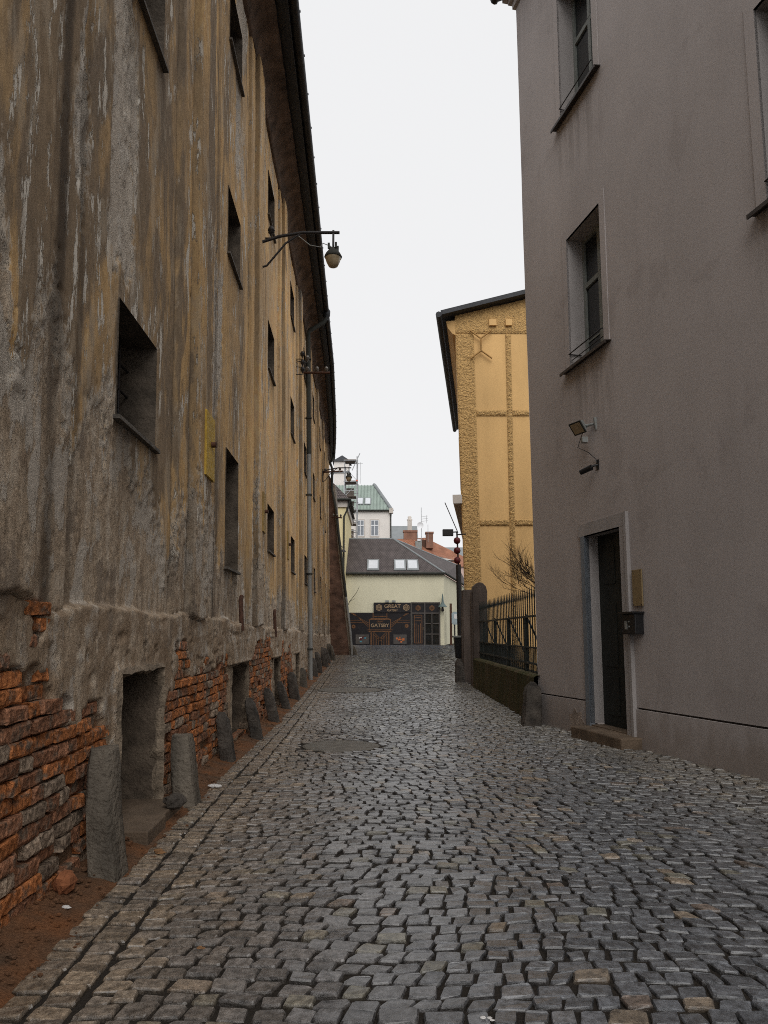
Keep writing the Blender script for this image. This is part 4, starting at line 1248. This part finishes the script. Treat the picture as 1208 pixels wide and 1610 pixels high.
# ================================================================== YELLOW HOUSE
yh = thing('yellow_house', 'ochre yellow house with rough stucco bands beyond the fence', 'building', (3.15, 27, gf(27)))
YY0 = 27.0
def yx(x, z):      # the old corner leans out slightly towards the street
    return x - .023 * z * max(0, min(1, (4.9 - x) / 1.75))
def YP(x, n, z): return (yx(x, z), YY0 - n, z)
ztopf = lambda x: 14.12 + .26 * (x - 2.6)
fw = MB()
for x0, x1 in ((3.16, 4.0), (4.0, 4.9), (4.9, 9.0)):
    fw.hexa([YP(x0, -.3, -.2), YP(x1, -.3, -.2), YP(x1, 0, -.2), YP(x0, 0, -.2), YP(x0, -.3, ztopf(x0) - .1), YP(x1, -.3, ztopf(x1) - .1), YP(x1, 0, ztopf(x1) - .1), YP(x0, 0, ztopf(x0) - .1)])
fw.build('wall', M['yellow'], yh)
rst = random.Random(77)
def band(fx0, fx1, z0, z1, name='stucco_band', dens=.035, amp=.05):
    nzz = max(3, int((z1(0) - z0(0)) / dens) if callable(z1) else int((z1 - z0) / dens)); nxx = max(3, int((fx1(5) - fx0(5)) / dens))
    V = []
    for i in range(nzz + 1):
        for k in range(nxx + 1):
            u = k / nxx
            zz0 = z0; zz1 = z1 if not callable(z1) else None
            x = fx0(0) + (fx1(0) - fx0(0)) * u
            zt = z1(x) if callable(z1) else z1
            z = z0 + (zt - z0) * i / nzz
            edge = (i in (0, nzz)) or (k in (0, nxx))
            n = .018 if edge else .035 + amp * rst.random()
            V.append(YP(x, n, z))
    F = [(i * (nxx + 1) + k, i * (nxx + 1) + k + 1, (i + 1) * (nxx + 1) + k + 1, (i + 1) * (nxx + 1) + k) for i in range(nzz) for k in range(nxx)]
    np_mesh(name, V, F, M['roughy'], yh)
c_ = lambda v: (lambda z: v)
band(c_(3.14), c_(3.76), -.2, 13.36)
band(c_(4.83), c_(5.03), -.2, 13.36)
for z in (5.66, 10.0):
    band(c_(3.77), c_(4.82), z, z + .24); band(c_(5.04), c_(9.0), z, z + .24)
zq = lambda x: ztopf(x) - .12
V = []
xsq = np.linspace(3.14, 9.0, 110); 
for i in range(13):
    for x in xsq:
        z = 13.37 + (zq(x) - 13.37) * i / 12
        V.append(YP(x, (.035 + .05 * rst.random()) if 0 < i < 12 else .018, z))
F = [(i * 110 + k, i * 110 + k + 1, (i + 1) * 110 + k + 1, (i + 1) * 110 + k) for i in range(12) for k in range(109)]
np_mesh('stucco_band', V, F, M['roughy'], yh)
for x in (4.28, 4.83):
    MB().tf(YP, x, x + .24, .0, .16, 13.66, 13.92).build('vent_block', M['yellow'], yh)
tie = MB()
for (x0, z0, x1, z1) in ((3.62, 13.45, 3.98, 13.12), (4.34, 13.45, 3.98, 13.12), (3.98, 13.12, 3.98, 12.62), (3.98, 12.62, 3.62, 12.3), (3.98, 12.62, 4.34, 12.3)):
    tie.tube([YP(x0, .14, z0), YP(x1, .14, z1)], .035, 5)
tie.build('wall_tie', M['tie'], yh, label='X shaped yellow wall tie')
# street side, eaves, roof
SD = Vector((.143, 1)).normalized()
def SP(t, n, z): return (yx(3.15, z) + SD.x * t - SD.y * n, YY0 + SD.y * t + SD.x * n, z)
MB().quad(SP(0, 0, -.2), SP(15.5, 0, -.2), SP(15.5, 0, 13.9), SP(0, 0, 13.9)).build('street_wall', M['roughy'], yh)
MB().prism([(0, 13.3), (.12, 13.36), (.3, 13.62), (.36, 13.9), (0, 13.9)], lambda n, t, z: SP(t, n, z), -.05, 15.5).build('street_cornice', M['yellow'], yh)
MB().prism([(-.02, 6.52), (.30, 6.52), (.34, 6.6), (.34, 6.86), (-.02, 6.86)], lambda n, t, z: SP(t, n, z), -.1, 15.5).build('string_course', M['cornp'], yh)
for t0 in (2.2, 5.2, 8.2, 11.2):
    for z in (7.6, 10.6):
        wn_ = MB().tf(SP, t0, t0 + 1.3, .0, .05, z, z + 2.0).build('window', M['pane'], yh)
        ring(MB(), SP, (t0, t0 + 1.3, z, z + 2.0), .12, .0, .09, True).build('surround', M['cornp'], wn_)
ro = MB()
P = lambda x, y, dz: (x, y, ztopf(x) + dz)
ro.hexa([P(2.22, 26.55, -.06), P(9.2, 26.55, -.06), P(11.4, 42.6, -.06), (4.45, 42.6, ztopf(2.22) - .06), P(2.22, 26.55, .12), P(9.2, 26.55, .12), P(11.4, 42.6, .12), (4.45, 42.6, ztopf(2.22) + .12)])
ro.build('roof', M['eave'], yh)
MB().tube([(2.14, 26.5, ztopf(2.2) - .06), (4.36, 42.6, ztopf(2.2) - .06)], .12, 8).build('gutter', M['eave'], yh)
# ================================================================== BUILDINGS AT THE END OF THE LANE
sb = thing('shop_building', 'pale green single storey shop with brown slate roof and skylights', 'building', (0, 57, .5))
SY = 57.0
def HP(x, n, z): return (x, SY - n, z)
w_ = MB().box(-3.05, 4.80, SY, SY + .4, .2, 6.22)
w_.hexa([(4.80, SY, .2), (8.9, 76, .2), (8.5, 76.2, .2), (4.4, SY + .4, .2), (4.80, SY, 6.22), (8.9, 76, 6.22), (8.5, 76.2, 6.22), (4.4, SY + .4, 6.22)])
w_.build('wall', M['shopw'], sb)
ef = (-3.15, SY - .25, 6.28); A = (4.9, SY - .25, 6.28); P1 = (.8, 62, 9.75); RL = (-3.6, 62, 9.75); B = (9.1, 76, 6.28); Cc = (8.3, 80, 9.1)
rr = MB(); rr.add([ef, A, P1, RL], [(0, 1, 2, 3)]); rr.add([A, B, Cc, P1], [(0, 1, 2, 3)]); rr.add([RL, P1, Cc, (-3.6, 70, 6.3)], [(0, 1, 2, 3)])
roof = rr.build('roof', M['roofb'], sb)
MB().tube([P1, A], .09, 6).build('hip_ridge', M['roofg'], roof)
MB().tube([RL, P1, Cc], .1, 6).build('ridge', M['roofg'], roof)
MB().tube([ef, A, B], .1, 8).build('gutter', M['pipe_d'], sb)
def onroof(u, x):   # u up the front slope
    return (x, ef[1] + (P1[1] - ef[1]) * u, ef[2] + (P1[2] - ef[2]) * u)
for x0, x1 in ((-1.38, -.40), (.82, 1.78), (1.86, 2.82)):
    sl = MB()
    a_, b_, c_2, d_ = onroof(.07, x0), onroof(.07, x1), onroof(.36, x1), onroof(.36, x0)
    up = Vector((0, -.55, .83))
    f = lambda p, h: tuple(Vector(p) + up * h)
    sl.hexa([f(a_, -.02), f(b_, -.02), f(c_2, -.02), f(d_, -.02), f(a_, .09), f(b_, .09), f(c_2, .09), f(d_, .09)])
    sl = sl.build('skylight', M['roofg'], roof)
    g_ = lambda u, x: f(onroof(u, x), .096)
    MB().quad(g_(.11, x0 + .12), g_(.11, x1 - .12), g_(.33, x1 - .12), g_(.33, x0 + .12)).build('pane', M['skyl'], sl)
for t0 in (.12, .30, .48, .66):
    def onside(t, u, h=.06):
        p = Vector(A).lerp(Vector(B), t).lerp(Vector(P1).lerp(Vector(Cc), t), u)
        return tuple(p + Vector((.3, -.1, .9)) * h)
    s1 = MB().quad(onside(t0, .08), onside(t0 + .14, .08), onside(t0 + .14, .4), onside(t0, .4)).build('skylight', M['roofg'], roof)
    MB().quad(onside(t0 + .015, .11, .07), onside(t0 + .125, .11, .07), onside(t0 + .125, .37, .07), onside(t0 + .015, .37, .07)).build('pane', M['skyl'], s1)
MB().box(-3.05, 4.8, SY - .03, SY, .3, .98).build('plinth_band', M['shopw'], sb)

# shop front
sf = thing('shopfront', 'black and gold art deco shop front with lettered sign', 'shop front', (1, 56.95, gf(57)))
HB = lambda x, n, z: HP(x, n, z)
MB().tf(HP, -2.78, 2.12, .04, .1, .45, 3.15).build('front_board', M['shopd'], sf)
sgn = MB().tf(HP, -.82, 2.12, .04, .16, 3.16, 3.95).build('sign_board', M['shopd'], sf)
M['shopd2'] = plain('shop_dark_frame', (.075, .066, .06), .5, .2, 3, 0)
def text_mesh(txt, x, z, h, n, mat, parent, w=None):
    cu = bpy.data.curves.new('lettering', 'FONT'); cu.body = txt; cu.size = 1; cu.extrude = .0; cu.align_x = 'CENTER'; cu.offset = .012
    to = bpy.data.objects.new('tmp', cu); COL.objects.link(to)
    dg = bpy.context.evaluated_depsgraph_get(); me = bpy.data.meshes.new_from_object(to.evaluated_get(dg))
    bpy.data.objects.remove(to)
    xs_ = [v.co.x for v in me.vertices]; ys_ = [v.co.y for v in me.vertices]
    sx = (w / (max(xs_) - min(xs_))) if w else h / (max(ys_) - min(ys_)); sz = h / (max(ys_) - min(ys_)); y0 = min(ys_); xc = (max(xs_) + min(xs_)) / 2
    mb = MB(); mb.add([HP(x + (v.co.x - xc) * sx, n, z + (v.co.y - y0) * sz) for v in me.vertices], [tuple(p.vertices) for p in me.polygons])
    return mb.build('lettering', mat, parent)
text_mesh('GREAT', .68, 3.52, .3, .166, M['goldp'], sgn, 1.3)
text_mesh('GATSBY', .68, 3.25, .16, .166, M['goldp'], sgn, .85)
def bars(name, segs, th, n, mat, parent):
    mb = MB()
    for (x0, z0, x1, z1) in segs:
        d = Vector((x1 - x0, 0, z1 - z0)); L = d.length; d /= L; q = Vector((-d.z, 0, d.x)) * th / 2
        pts = [Vector((x0, SY - n, z0)) + q, Vector((x1, SY - n, z1)) + q, Vector((x1, SY - n, z1)) - q, Vector((x0, SY - n, z0)) - q]
        fr = [p - Vector((0, .012, 0)) for p in pts]
        mb.hexa([tuple(p) for p in pts] + [tuple(p) for p in fr])
    return mb.build(name, mat, parent)
def hexag(cx, cz, r, n, parent, mat=None):
    seg = []
    for rr_ in (r, r * .6):
        for k in range(6):
            a0, a1 = k * math.pi / 3 + .52, (k + 1) * math.pi / 3 + .52
            seg.append((cx + rr_ * math.cos(a0), cz + rr_ * math.sin(a0), cx + rr_ * math.cos(a1), cz + rr_ * math.sin(a1)))
    seg += [(cx - r * .3, cz, cx + r * .3, cz), (cx, cz - r * .3, cx, cz + r * .3)]
    bars('emblem', seg, .045, n, mat or M['goldp'], parent)
hexag(-.40, 3.55, .25, .16, sgn); hexag(1.78, 3.55, .25, .16, sgn)
# deco linework of the painted board
cx = -.32
bars('deco_lines', [(cx - .55, 3.12, cx - .55, 2.7), (cx + .55, 3.12, cx + .55, 2.7), (cx - .75, 2.68, cx + .75, 2.68), (cx - .6, 2.86, cx + .6, 2.86), (cx - .9, 2.6, cx + .9, 2.6), (cx - .85, 2.6, cx - .85, 1.78), (cx + .85, 2.6, cx + .85, 1.78), (cx - 1.0, 1.78, cx + 1.0, 1.78), (cx - .9, 1.65, cx + .9, 1.65), (cx - .65, 1.65, cx - .65, .5), (cx + .65, 1.65, cx + .65, .5),
     (cx - .72, 1.65, cx - .72, .5), (cx + .72, 1.65, cx + .72, .5)], .05, .1, M['gold'], sf)
bars('deco_lines', [(cx + s_ * k * .13, .5, cx + s_ * k * .13, 1.2 + .08 * k) for k in range(0, 5) for s_ in (-1, 1)] + [(cx, 1.1, cx + s_ * .5, 1.6) for s_ in (-1, 1)] + [(cx, .9, cx + s_ * .5, 1.4) for s_ in (-1, 1)], .028, .1, M['gold'], sf)
bars('deco_lines', [(cx - .9, 2.0 + d, cx - 2.1 - d * .6, 3.1) for d in (0, .16, .32)] + [(cx + .9, 2.0 + d, cx + 2.1 + d * .6, 3.1) for d in (0, .16, .32)] + [(-2.7, 2.55, cx - 1.35, 2.55), (-2.7, 2.35, cx - 1.2, 2.35), (2.05, 2.55, cx + 1.35, 2.55), (2.05, 2.35, cx + 1.2, 2.35)], .03, .1, M['gold'], sf)
text_mesh('GREAT', cx, 2.38, .13, .113, M['gold'], sf, .5)
text_mesh('GATSBY', cx, 2.0, .28, .113, M['goldp'], sf, 1.45)
hexag(-2.42, 2.05, .14, .1, sf, M['gold']); hexag(1.8, 2.1, .14, .1, sf, M['gold'])
for x0, mt, nm in ((-2.25, 'screenA', 'left'), (.75, 'screenB', 'right')):
    pf = MB().tf(HP, x0, x0 + 1.05, .1, .13, .68, 1.42).build('display_case', M['shopd2'], sf)
    for q in range(7):
        rq = random.Random(q + (0 if mt == 'screenA' else 40))
        xx, zz = x0 + rq.uniform(.2, .75), rq.uniform(.78, 1.15)
        MB().tf(HP, xx, xx + rq.uniform(.1, .25), .131 + q * .001, .133 + q * .001, zz, zz + rq.uniform(.08, .22)).build('poster_patch', rq.choice([M[mt], M[mt], M['screenA'], M['paper'], M['redl']]), pf)
# door and window bay
fr = MB()
for (x0, x1, z0, z1) in ((2.13, 2.24, .45, 3.98), (3.2, 3.3, .45, 3.98), (4.36, 4.48, .45, 3.98), (2.24, 3.2, 3.88, 3.98), (3.3, 4.36, 3.88, 3.98), (2.24, 3.2, 3.06, 3.16), (3.3, 4.36, 3.06, 3.16), (2.24, 3.2, .45, .62), (3.3, 4.36, .45, .62), (3.3, 4.36, 1.42, 1.49), (3.3, 4.36, 2.25, 2.32), (3.78, 3.85, .62, 3.06)):
    fr.tf(HP, x0, x1, .04, .13, z0, z1)
fr.build('bay_frame', M['shopd2'], sf)
for x0, x1 in ((2.24, 3.2), (3.3, 4.36)):
    tp = MB().tf(HP, x0, x1, .04, .07, 3.16, 3.88).build('transom_panel', M['shopd'], sf)
    hexag((x0 + x1) / 2, 3.52, .2, .07, tp, M['gold'])
dl = MB().tf(HP, 2.26, 3.18, .04, .08, .62, 3.06).build('door', M['shopd'], sf)
bars('deco_lines', [(2.42, .75, 2.42, 2.95), (3.02, .75, 3.02, 2.95), (2.42, 2.95, 3.02, 2.95), (2.42, .75, 3.02, .75), (2.55, .75, 2.55, 2.3), (2.9, .75, 2.9, 2.3), (2.72, .75, 2.72, 2.2), (2.5, 2.5, 2.95, 2.5), (2.5, 2.75, 2.95, 2.75)], .04, .08, M['gold'], dl)
MB().tube([HP(3.1, .08, 1.75), HP(3.1, .14, 1.75), HP(3.1, .14, 2.0)], .02, 6).build('handle', M['goldp'], dl)
for x0, x1 in ((3.3, 3.78), (3.85, 4.36)):
    for z0, z1 in ((.62, 1.42), (1.49, 2.25), (2.32, 3.06)):
        MB().tf(HP, x0, x1, .05, .07, z0, z1).build('pane', M['pane'], sf)
for x in (.1, .62):
    MB().tf(HP, x, x + .3, .1, .35, 3.97, 4.12).build('sign_lamp', M['lampgrey'], sf)
# hooded wall lamp, meter box and post, brown jamb
wl_ = thing('hooded_wall_lamp', 'green conical wall lamp right of the shop front', 'lamp', (4.62, 56.6, 3.5))
MB().lathe((4.66, 56.6, 3.6), [(.36, 0), (.34, .04), (.16, .22), (.09, .4), (.06, .8), (.02, 1.05)], 12).build('shade', M['teal'], wl_)
MB().lathe((4.66, 56.6, 3.22), [(.03, 0), (.1, .06), (.11, .16), (.06, .3), (.06, .4)], 10).build('bulb_holder', M['iron'], wl_)
MB().tube([(4.66, 56.6, 4.3), (4.66, 57.05, 4.3)], .03, 6).build('bracket', M['teal'], wl_)
ps = thing('brown_post', 'thin rusty brown post near the shop corner', 'post', (5.4, 57.6, .6))
MB().box(5.3, 5.48, 57.5, 57.62, .4, 3.9).build('shaft', M['rust'], ps)
MB().box(5.27, 5.51, 57.47, 57.65, .4, .62).build('foot', M['rust'], ps)
mt_ = thing('parking_meter', 'grey rounded parking meter on a pole by the shop corner', 'meter', (5.55, 56.3, .55))
MB().tube([(5.56, 56.3, .3), (5.56, 56.3, 2.35)], .06, 8).build('pole', M['pipe_d'], mt_)
MB().prism([(5.34, 2.3), (5.46, 2.2), (5.82, 2.2), (5.92, 2.3), (5.92, 3.05), (5.82, 3.2), (5.46, 3.2), (5.34, 3.05)], lambda u, d, w: (u, d, w), 56.15, 56.45).build('housing', M['mbox'], mt_)
MB().box(5.5, 5.74, 56.13, 56.15, 2.65, 3.0).build('display', M['paper'], mt_)
tw = thing('bare_twig', 'thin bare twig sticking out left of the shop front', 'twig', (-2.9, 56.6, 3.4))
MB().tube([(-3.05, 56.8, 3.3), (-2.75, 56.6, 4.0), (-2.2, 56.5, 4.7), (-1.95, 56.4, 5.2)], [.03, .025, .02, .01], 5).tube([(-2.75, 56.6, 4.0), (-2.3, 56.5, 4.25)], .012, 4).build('stem', M['twig'], tw)

# cream house left of the shop
ch = thing('cream_house', 'cream house corner with grey roof behind the buttress', 'building', (-4.5, 57, .4))
MB().box(-9, -3.07, 56.2, 66, .2, 12.1).build('wall', M['cream'], ch)
MB().box(-9, -2.95, 56.05, 66.1, 11.55, 12.1).build('eaves_cornice', M['cornp'], ch)
MB().add([(-9.2, 55.8, 12.12), (-2.72, 55.8, 12.12), (-2.72, 66, 12.12), (-9.2, 66, 12.12), (-4.4, 57.2, 14.0), (-4.4, 64, 14.0), (-9.2, 57.2, 14.0), (-9.2, 64, 14.0)], [(0, 1, 4, 6), (1, 2, 5, 4), (2, 3, 7, 5), (4, 5, 7, 6), (0, 3, 2, 1)]).build('roof', M['roofb'], ch)
MB().tube([(-9.2, 55.75, 12.12), (-2.68, 55.75, 12.12), (-2.68, 62, 12.12)], .09, 8).build('gutter', M['pipe_d'], ch)
MB().tube([(-2.7, 55.8, 12.05), (-2.95, 56.1, 11.3), (-3.2, 56.12, 10.8), (-3.2, 56.12, .5)], .07, 8).build('downpipe', M['pipe_d'], ch)
bl = MB().tube([(-4.3, 56.2, 8.2), (-3.9, 55.9, 8.45), (-3.4, 55.8, 8.4), (-3.2, 55.8, 8.2)], .03, 6); bl.build('lamp_arm', M['iron'], ch)
MB().lathe((-3.2, 55.8, 7.9), [(.2, 0), (.18, .05), (.08, .2), (.03, .3)], 10).build('lamp_shade', M['iron'], ch)
MB().tf(HP, -9, -3.07, .8, .86, 4.5, 4.62).build('string_course', M['cornp'], ch)

# white house with green roof
wh = thing('white_house', 'white house with a green ribbed metal roof and two skylights', 'building', (-2, 75, 1))
MB().box(-7, .80, 75, 84, .5, 14.45).build('wall', M['white'], wh)
g0_, g1_, g2_, g3_ = (-7, 74.8, 14.5), (.85, 74.8, 14.5), (-1.05, 79.5, 18.2), (-7, 79.5, 18.2)
gr = MB().add([g0_, g1_, g2_, g3_], [(0, 1, 2, 3)]).add([g1_, (.85, 84, 14.5), g2_], [(0, 1, 2)]).build('roof', M['roofgr'], wh)
for q in range(22):
    u = q / 22
    a0 = Vector(g0_).lerp(Vector(g1_), u + .02); b0 = Vector((a0.x, 79.5, 18.2))
    if a0.x > -1.05:
        f_ = (.85 - a0.x) / 1.9; b0 = Vector(g1_).lerp(Vector(g2_), f_)
    if (b0 - a0).length > .3: MB().tube([a0 + Vector((0, -.02, .04)), b0 + Vector((0, -.02, .04))], .045, 4).build('standing_seam', M['roofgr'], gr)
MB().tube([g1_, (.6, 75.4, 15.0), g2_, (-1.2, 79.6, 18.3)], .2, 6).build('verge_parapet', M['roofg'], wh)
MB().box(.55, .98, 74.7, 75.2, 14.2, 14.75).build('corner_block', M['cornp'], wh)
MB().tube([g0_, g1_], .1, 6).build('gutter', M['pipe_d'], wh)
MB().tube([(.72, 74.85, 14.3), (.76, 74.85, .8)], .07, 6).build('downpipe', M['pipe_d'], wh)
for x0 in (-2.95, -2.12):
    f = lambda u, h: (0, 74.8 + 4.7 * u - .6 * h, 14.5 + 3.7 * u + .78 * h)
    def pt(x, u, h): p = f(u, h); return (x, p[1], p[2])
    s1 = MB().hexa([pt(x0, .2, 0), pt(x0 + .72, .2, 0), pt(x0 + .72, .46, 0), pt(x0, .46, 0), pt(x0, .2, .12), pt(x0 + .72, .2, .12), pt(x0 + .72, .46, .12), pt(x0, .46, .12)]).build('skylight', M['roofg'], gr)
    MB().quad(pt(x0 + .1, .22, .13), pt(x0 + .62, .22, .13), pt(x0 + .62, .44, .13), pt(x0 + .1, .44, .13)).build('pane', M['skyl'], s1)
def WP(x, n, z): return (x, 75 - n, z)
for x0 in (-2.95, -1.42):
    w1 = ring(MB(), WP, (x0, x0 + .84, 11.75, 13.5), .07, .0, .06, True).build('window', M['cornp'], wh)
    fr = MB()
    for (a, b_, c, e) in ((x0, x0 + .07, 11.75, 13.5), (x0 + .77, x0 + .84, 11.75, 13.5), (x0 + .07, x0 + .77, 11.75, 11.83), (x0 + .07, x0 + .77, 13.42, 13.5), (x0 + .07, x0 + .77, 12.85, 12.95), (x0 + .38, x0 + .46, 11.83, 12.85), (x0 + .38, x0 + .46, 12.95, 13.42)):
        fr.tf(WP, a, b_, .01, .05, c, e)
    fr.build('frame', M['winw'], w1)
    for (a, b_) in ((x0 + .07, x0 + .38), (x0 + .46, x0 + .77)):
        for (c, e) in ((11.83, 12.85), (12.95, 13.42)):
            MB().tf(WP, a, b_, .005, .02, c, e).build('pane', M['fpane'], w1)
to = thing('white_turret', 'white turret with small dark roof behind the eaves', 'building', (-5, 82, 1))
MB().box(-5.9, -4.15, 82, 84, 1, 21.6).build('wall', M['white'], to)
MB().add([(-6.1, 81.8, 21.6), (-3.9, 81.8, 21.6), (-3.9, 84.2, 21.6), (-6.1, 84.2, 21.6), (-5.0, 83, 22.6)], [(0, 1, 4), (1, 2, 4), (2, 3, 4), (3, 0, 4), (3, 2, 1, 0)]).build('roof', M['eave'], to)
MB().box(-6.0, -4.05, 81.9, 84.1, 20.2, 20.45).build('string_course', M['roofg'], to)

# scaffold tower
sc = thing('scaffold', 'galvanised scaffold tower with board decks by the white house', 'scaffold', (-3.3, 68, 1))
SX = (-3.82, -2.62); SYs = (67.6, 69.0)
for x in SX:
    for y in SYs:
        MB().tube([(x, y, .9), (x, y, 18.6 if x > -3 else 17.9)], .05, 6).build('upright', M['scaf'], sc)
MB().tube([(-2.35, 67.6, 18.9), (-3.1, 67.6, 17.2)], .04, 6).build('brace', M['scaf'], sc)
for z in (10.4, 11.3, 12.3, 13.3, 14.3, 15.2, 16.1, 18.2):
    lg = MB()
    for y in SYs: lg.tube([(SX[0] - .1, y, z), (SX[1] + .1, y, z)], .04, 5)
    for x in SX: lg.tube([(x, SYs[0], z), (x, SYs[1], z)], .04, 5)
    lg.build('ledger', M['scaf'], sc)
for z in (10.4, 11.9, 13.3, 14.6, 16.1, 18.2):
    MB().box(SX[0] - .05, SX[1] - .1, SYs[0], SYs[1], z + .04, z + .1).build('deck', M['deck'], sc)
for z in (10.6, 12.0, 13.4, 14.7):
    nt = MB().box(SX[0] + .1, SX[1] - .35, SYs[1] - .1, SYs[1] - .06, z, z + 1.0); nt.build('stair_panel', M['deck'], sc)
for k, z in enumerate((10.4, 11.9, 13.3, 14.6, 16.2)):
    x0, x1 = (SX[0], SX[1]) if k % 2 else (SX[1], SX[0])
    MB().tube([(x0, SYs[0] - .03, z), (x1, SYs[0] - .03, z + 1.3)], .025, 5).build('brace', M['scaf'], sc)
MB().tube([(-2.3, 67.6, 15.9), (-2.3, 67.6, 18.0)], .02, 5).tube([(-2.6, 67.6, 17.9), (-2.05, 67.6, 17.9)], .02, 5).build('aerial', M['scaf'], sc)
MB().lathe((-2.62, 67.4, 16.05), [(.02, 0), (.09, .05), (.09, .12), (.02, .18)], 8).build('warning_lamp', plain('orange_plastic', (.6, .10, .04), .4, .1, 5, 0), sc)

# far roofs
def gable_block(name, lab, x0, x1, y0, y1, zb, zt, wm, rm, rise=1.6):
    t = thing(name, lab, 'building', ((x0 + x1) / 2, y0, 1))
    MB().box(x0, x1, y0, y1, zb, zt).build('wall', wm, t)
    ym = (y0 + y1) / 2
    MB().add([(x0 - .2, y0 - .2, zt), (x1 + .2, y0 - .2, zt), (x1 + .2, ym, zt + rise), (x0 - .2, ym, zt + rise), (x1 + .2, y1, zt), (x0 - .2, y1, zt)], [(0, 1, 2, 3), (3, 2, 4, 5), (1, 4, 2), (0, 3, 5)]).build('roof', rm, t)
    return t
gable_block('grey_roof_house', 'house with a grey sheet roof behind the white house', .9, 4.6, 98, 106, 1, 14.0, M['chim'], M['roofg'], 2.9)
t = thing('red_roof_house', 'brick house with red tiled roof behind the shop', 'building', (5, 90, 1))
MB().box(1.0, 5.6, 90, 92, 1, 13.3).build('wall', M['chim'], t)
MB().add([(4.2, 88, 11.6), (11.5, 88, 9.8), (11.5, 93, 11.0), (5.4, 93, 14.0), (4.2, 90, 13.5), (.9, 90, 13.4), (.9, 88, 12.6)], [(0, 1, 2, 3), (0, 3, 4), (6, 0, 4, 5)]).build('roof', M['roofr'], t)
MB().box(5.0, 12, 92.9, 93.2, 6, 11.0).build('back_wall', M['white'], t)
for (x0, x1, z0, z1) in ((2.5, 4.2, 13.0, 14.5), (5.35, 6.25, 12.2, 14.3)):
    cmn = MB().box(x0, x1, 89.6, 90.6, z0, z1).build('chimney', M['chim'], t)
    MB().box(x0 - .08, x1 + .08, 89.5, 90.7, z1 - .22, z1).build('cap', M['chim'], cmn)
MB().box(3.95, 4.75, 88.6, 89.3, 12.0, 13.0).build('roof_vent', M['lampgrey'], t)
MB().box(4.2, 4.6, 88.5, 88.8, 13.0, 13.2).build('vent_cap', M['winw'], t)
t = thing('white_chimney', 'slim ornate white chimney above the brick chimney', 'chimney', (3.3, 89, 14))
MB().box(3.05, 3.6, 90.8, 91.4, 13.6, 16.0).build('stack', M['cornp'], t)
MB().lathe((3.32, 91.1, 16.0), [(.36, 0), (.36, .12), (.22, .2), (.26, .45), (.12, .55)], 8).build('crown', M['cornp'], t)
t = thing('roof_aerial', 'tall television aerial with a small white dish', 'aerial', (4.7, 89, 13))
MB().tube([(4.75, 89.4, 12.8), (4.75, 89.4, 17.4)], .035, 6).build('mast', M['scaf'], t)
ds = MB(); pr = [(.02, 0), (.22, -.03), (.42, -.12)]
V = [(4.6, 89.2, 15.05)] + [(4.6 + r_ * math.cos(a), 89.2 + d_, 15.05 + r_ * math.sin(a)) for r_, d_ in pr[1:] for a in np.linspace(0, 2 * math.pi, 13)[:-1]]
F = [(0, 1 + k, 1 + (k + 1) % 12) for k in range(12)] + [(1 + k, 13 + k, 13 + (k + 1) % 12, 1 + (k + 1) % 12) for k in range(12)]
ds.add(V, F, True).build('dish', M['winw'], t)
for z, L in ((15.6, .55), (15.9, .45), (16.2, .3)):
    MB().tube([(4.75, 89.4, z), (5.6, 89.4, z + .1)], .02, 5).tube([(5.4, 89.2, z - L / 2), (5.4, 89.2, z + L / 2)], .02, 5).build('antenna_arm', M['scaf'], t)
MB().tube([(5.6, 89.5, 13.0), (5.6, 89.5, 15.2)], .03, 5).build('side_rod', M['scaf'], t)
gable_block('blue_grey_roof_house', 'far house with blue grey roof above the red tiles', 6.5, 16, 104, 112, 1, 12.6, M['white'], M['roofg'], 1.9)
gable_block('pink_house', 'small pale pink house front under the red tiled roof', 7.2, 12, 84, 88, 1, 9.3, plain('pale_pink_render', (.6, .45, .4), .9, .05, 1, 0), M['roofr'], .8)

# litter on the dust strip
for (x, y, r, mt, nm, lab, cat) in ((lwx(7.6) + .42, 7.55, .05, 'paper', 'crumpled_paper', 'white crumpled paper scraps on the dirt by the third stone', 'litter'), (lwx(5.35) + .42, 5.3, .035, 'leafdry', 'dry_leaf', 'dry pale leaf on the gutter stones near first niche', 'leaf'), (lwx(4.3) + .2, 4.25, .022, 'paper', 'paper_scrap', 'tiny white scrap on the red brick dust', 'litter'), (-.9, 3.75, .018, 'leafdry', 'dry_leaf', 'small orange leaf on the cobbles at lower left', 'leaf'), (.42, 3.1, .014, 'paper', 'paper_scrap', 'white scrap between cobbles in lower middle', 'litter')):
    m_ = MB(); rl = random.Random(int(r * 1000)); n = 8
    for q in range(3):
        ox, oy = rl.uniform(-r, r) * 1.5, rl.uniform(-r, r) * 1.5
        lump(m_, (x + ox, y + oy, gf(y) + r * .35 + (.02 if x < lwx(y) + .4 else .006)), r * rl.uniform(.5, .9), (1.3, 1, .35), q + 2, (4, 7))
    tag(m_.build(nm, M[mt]), lab, cat)
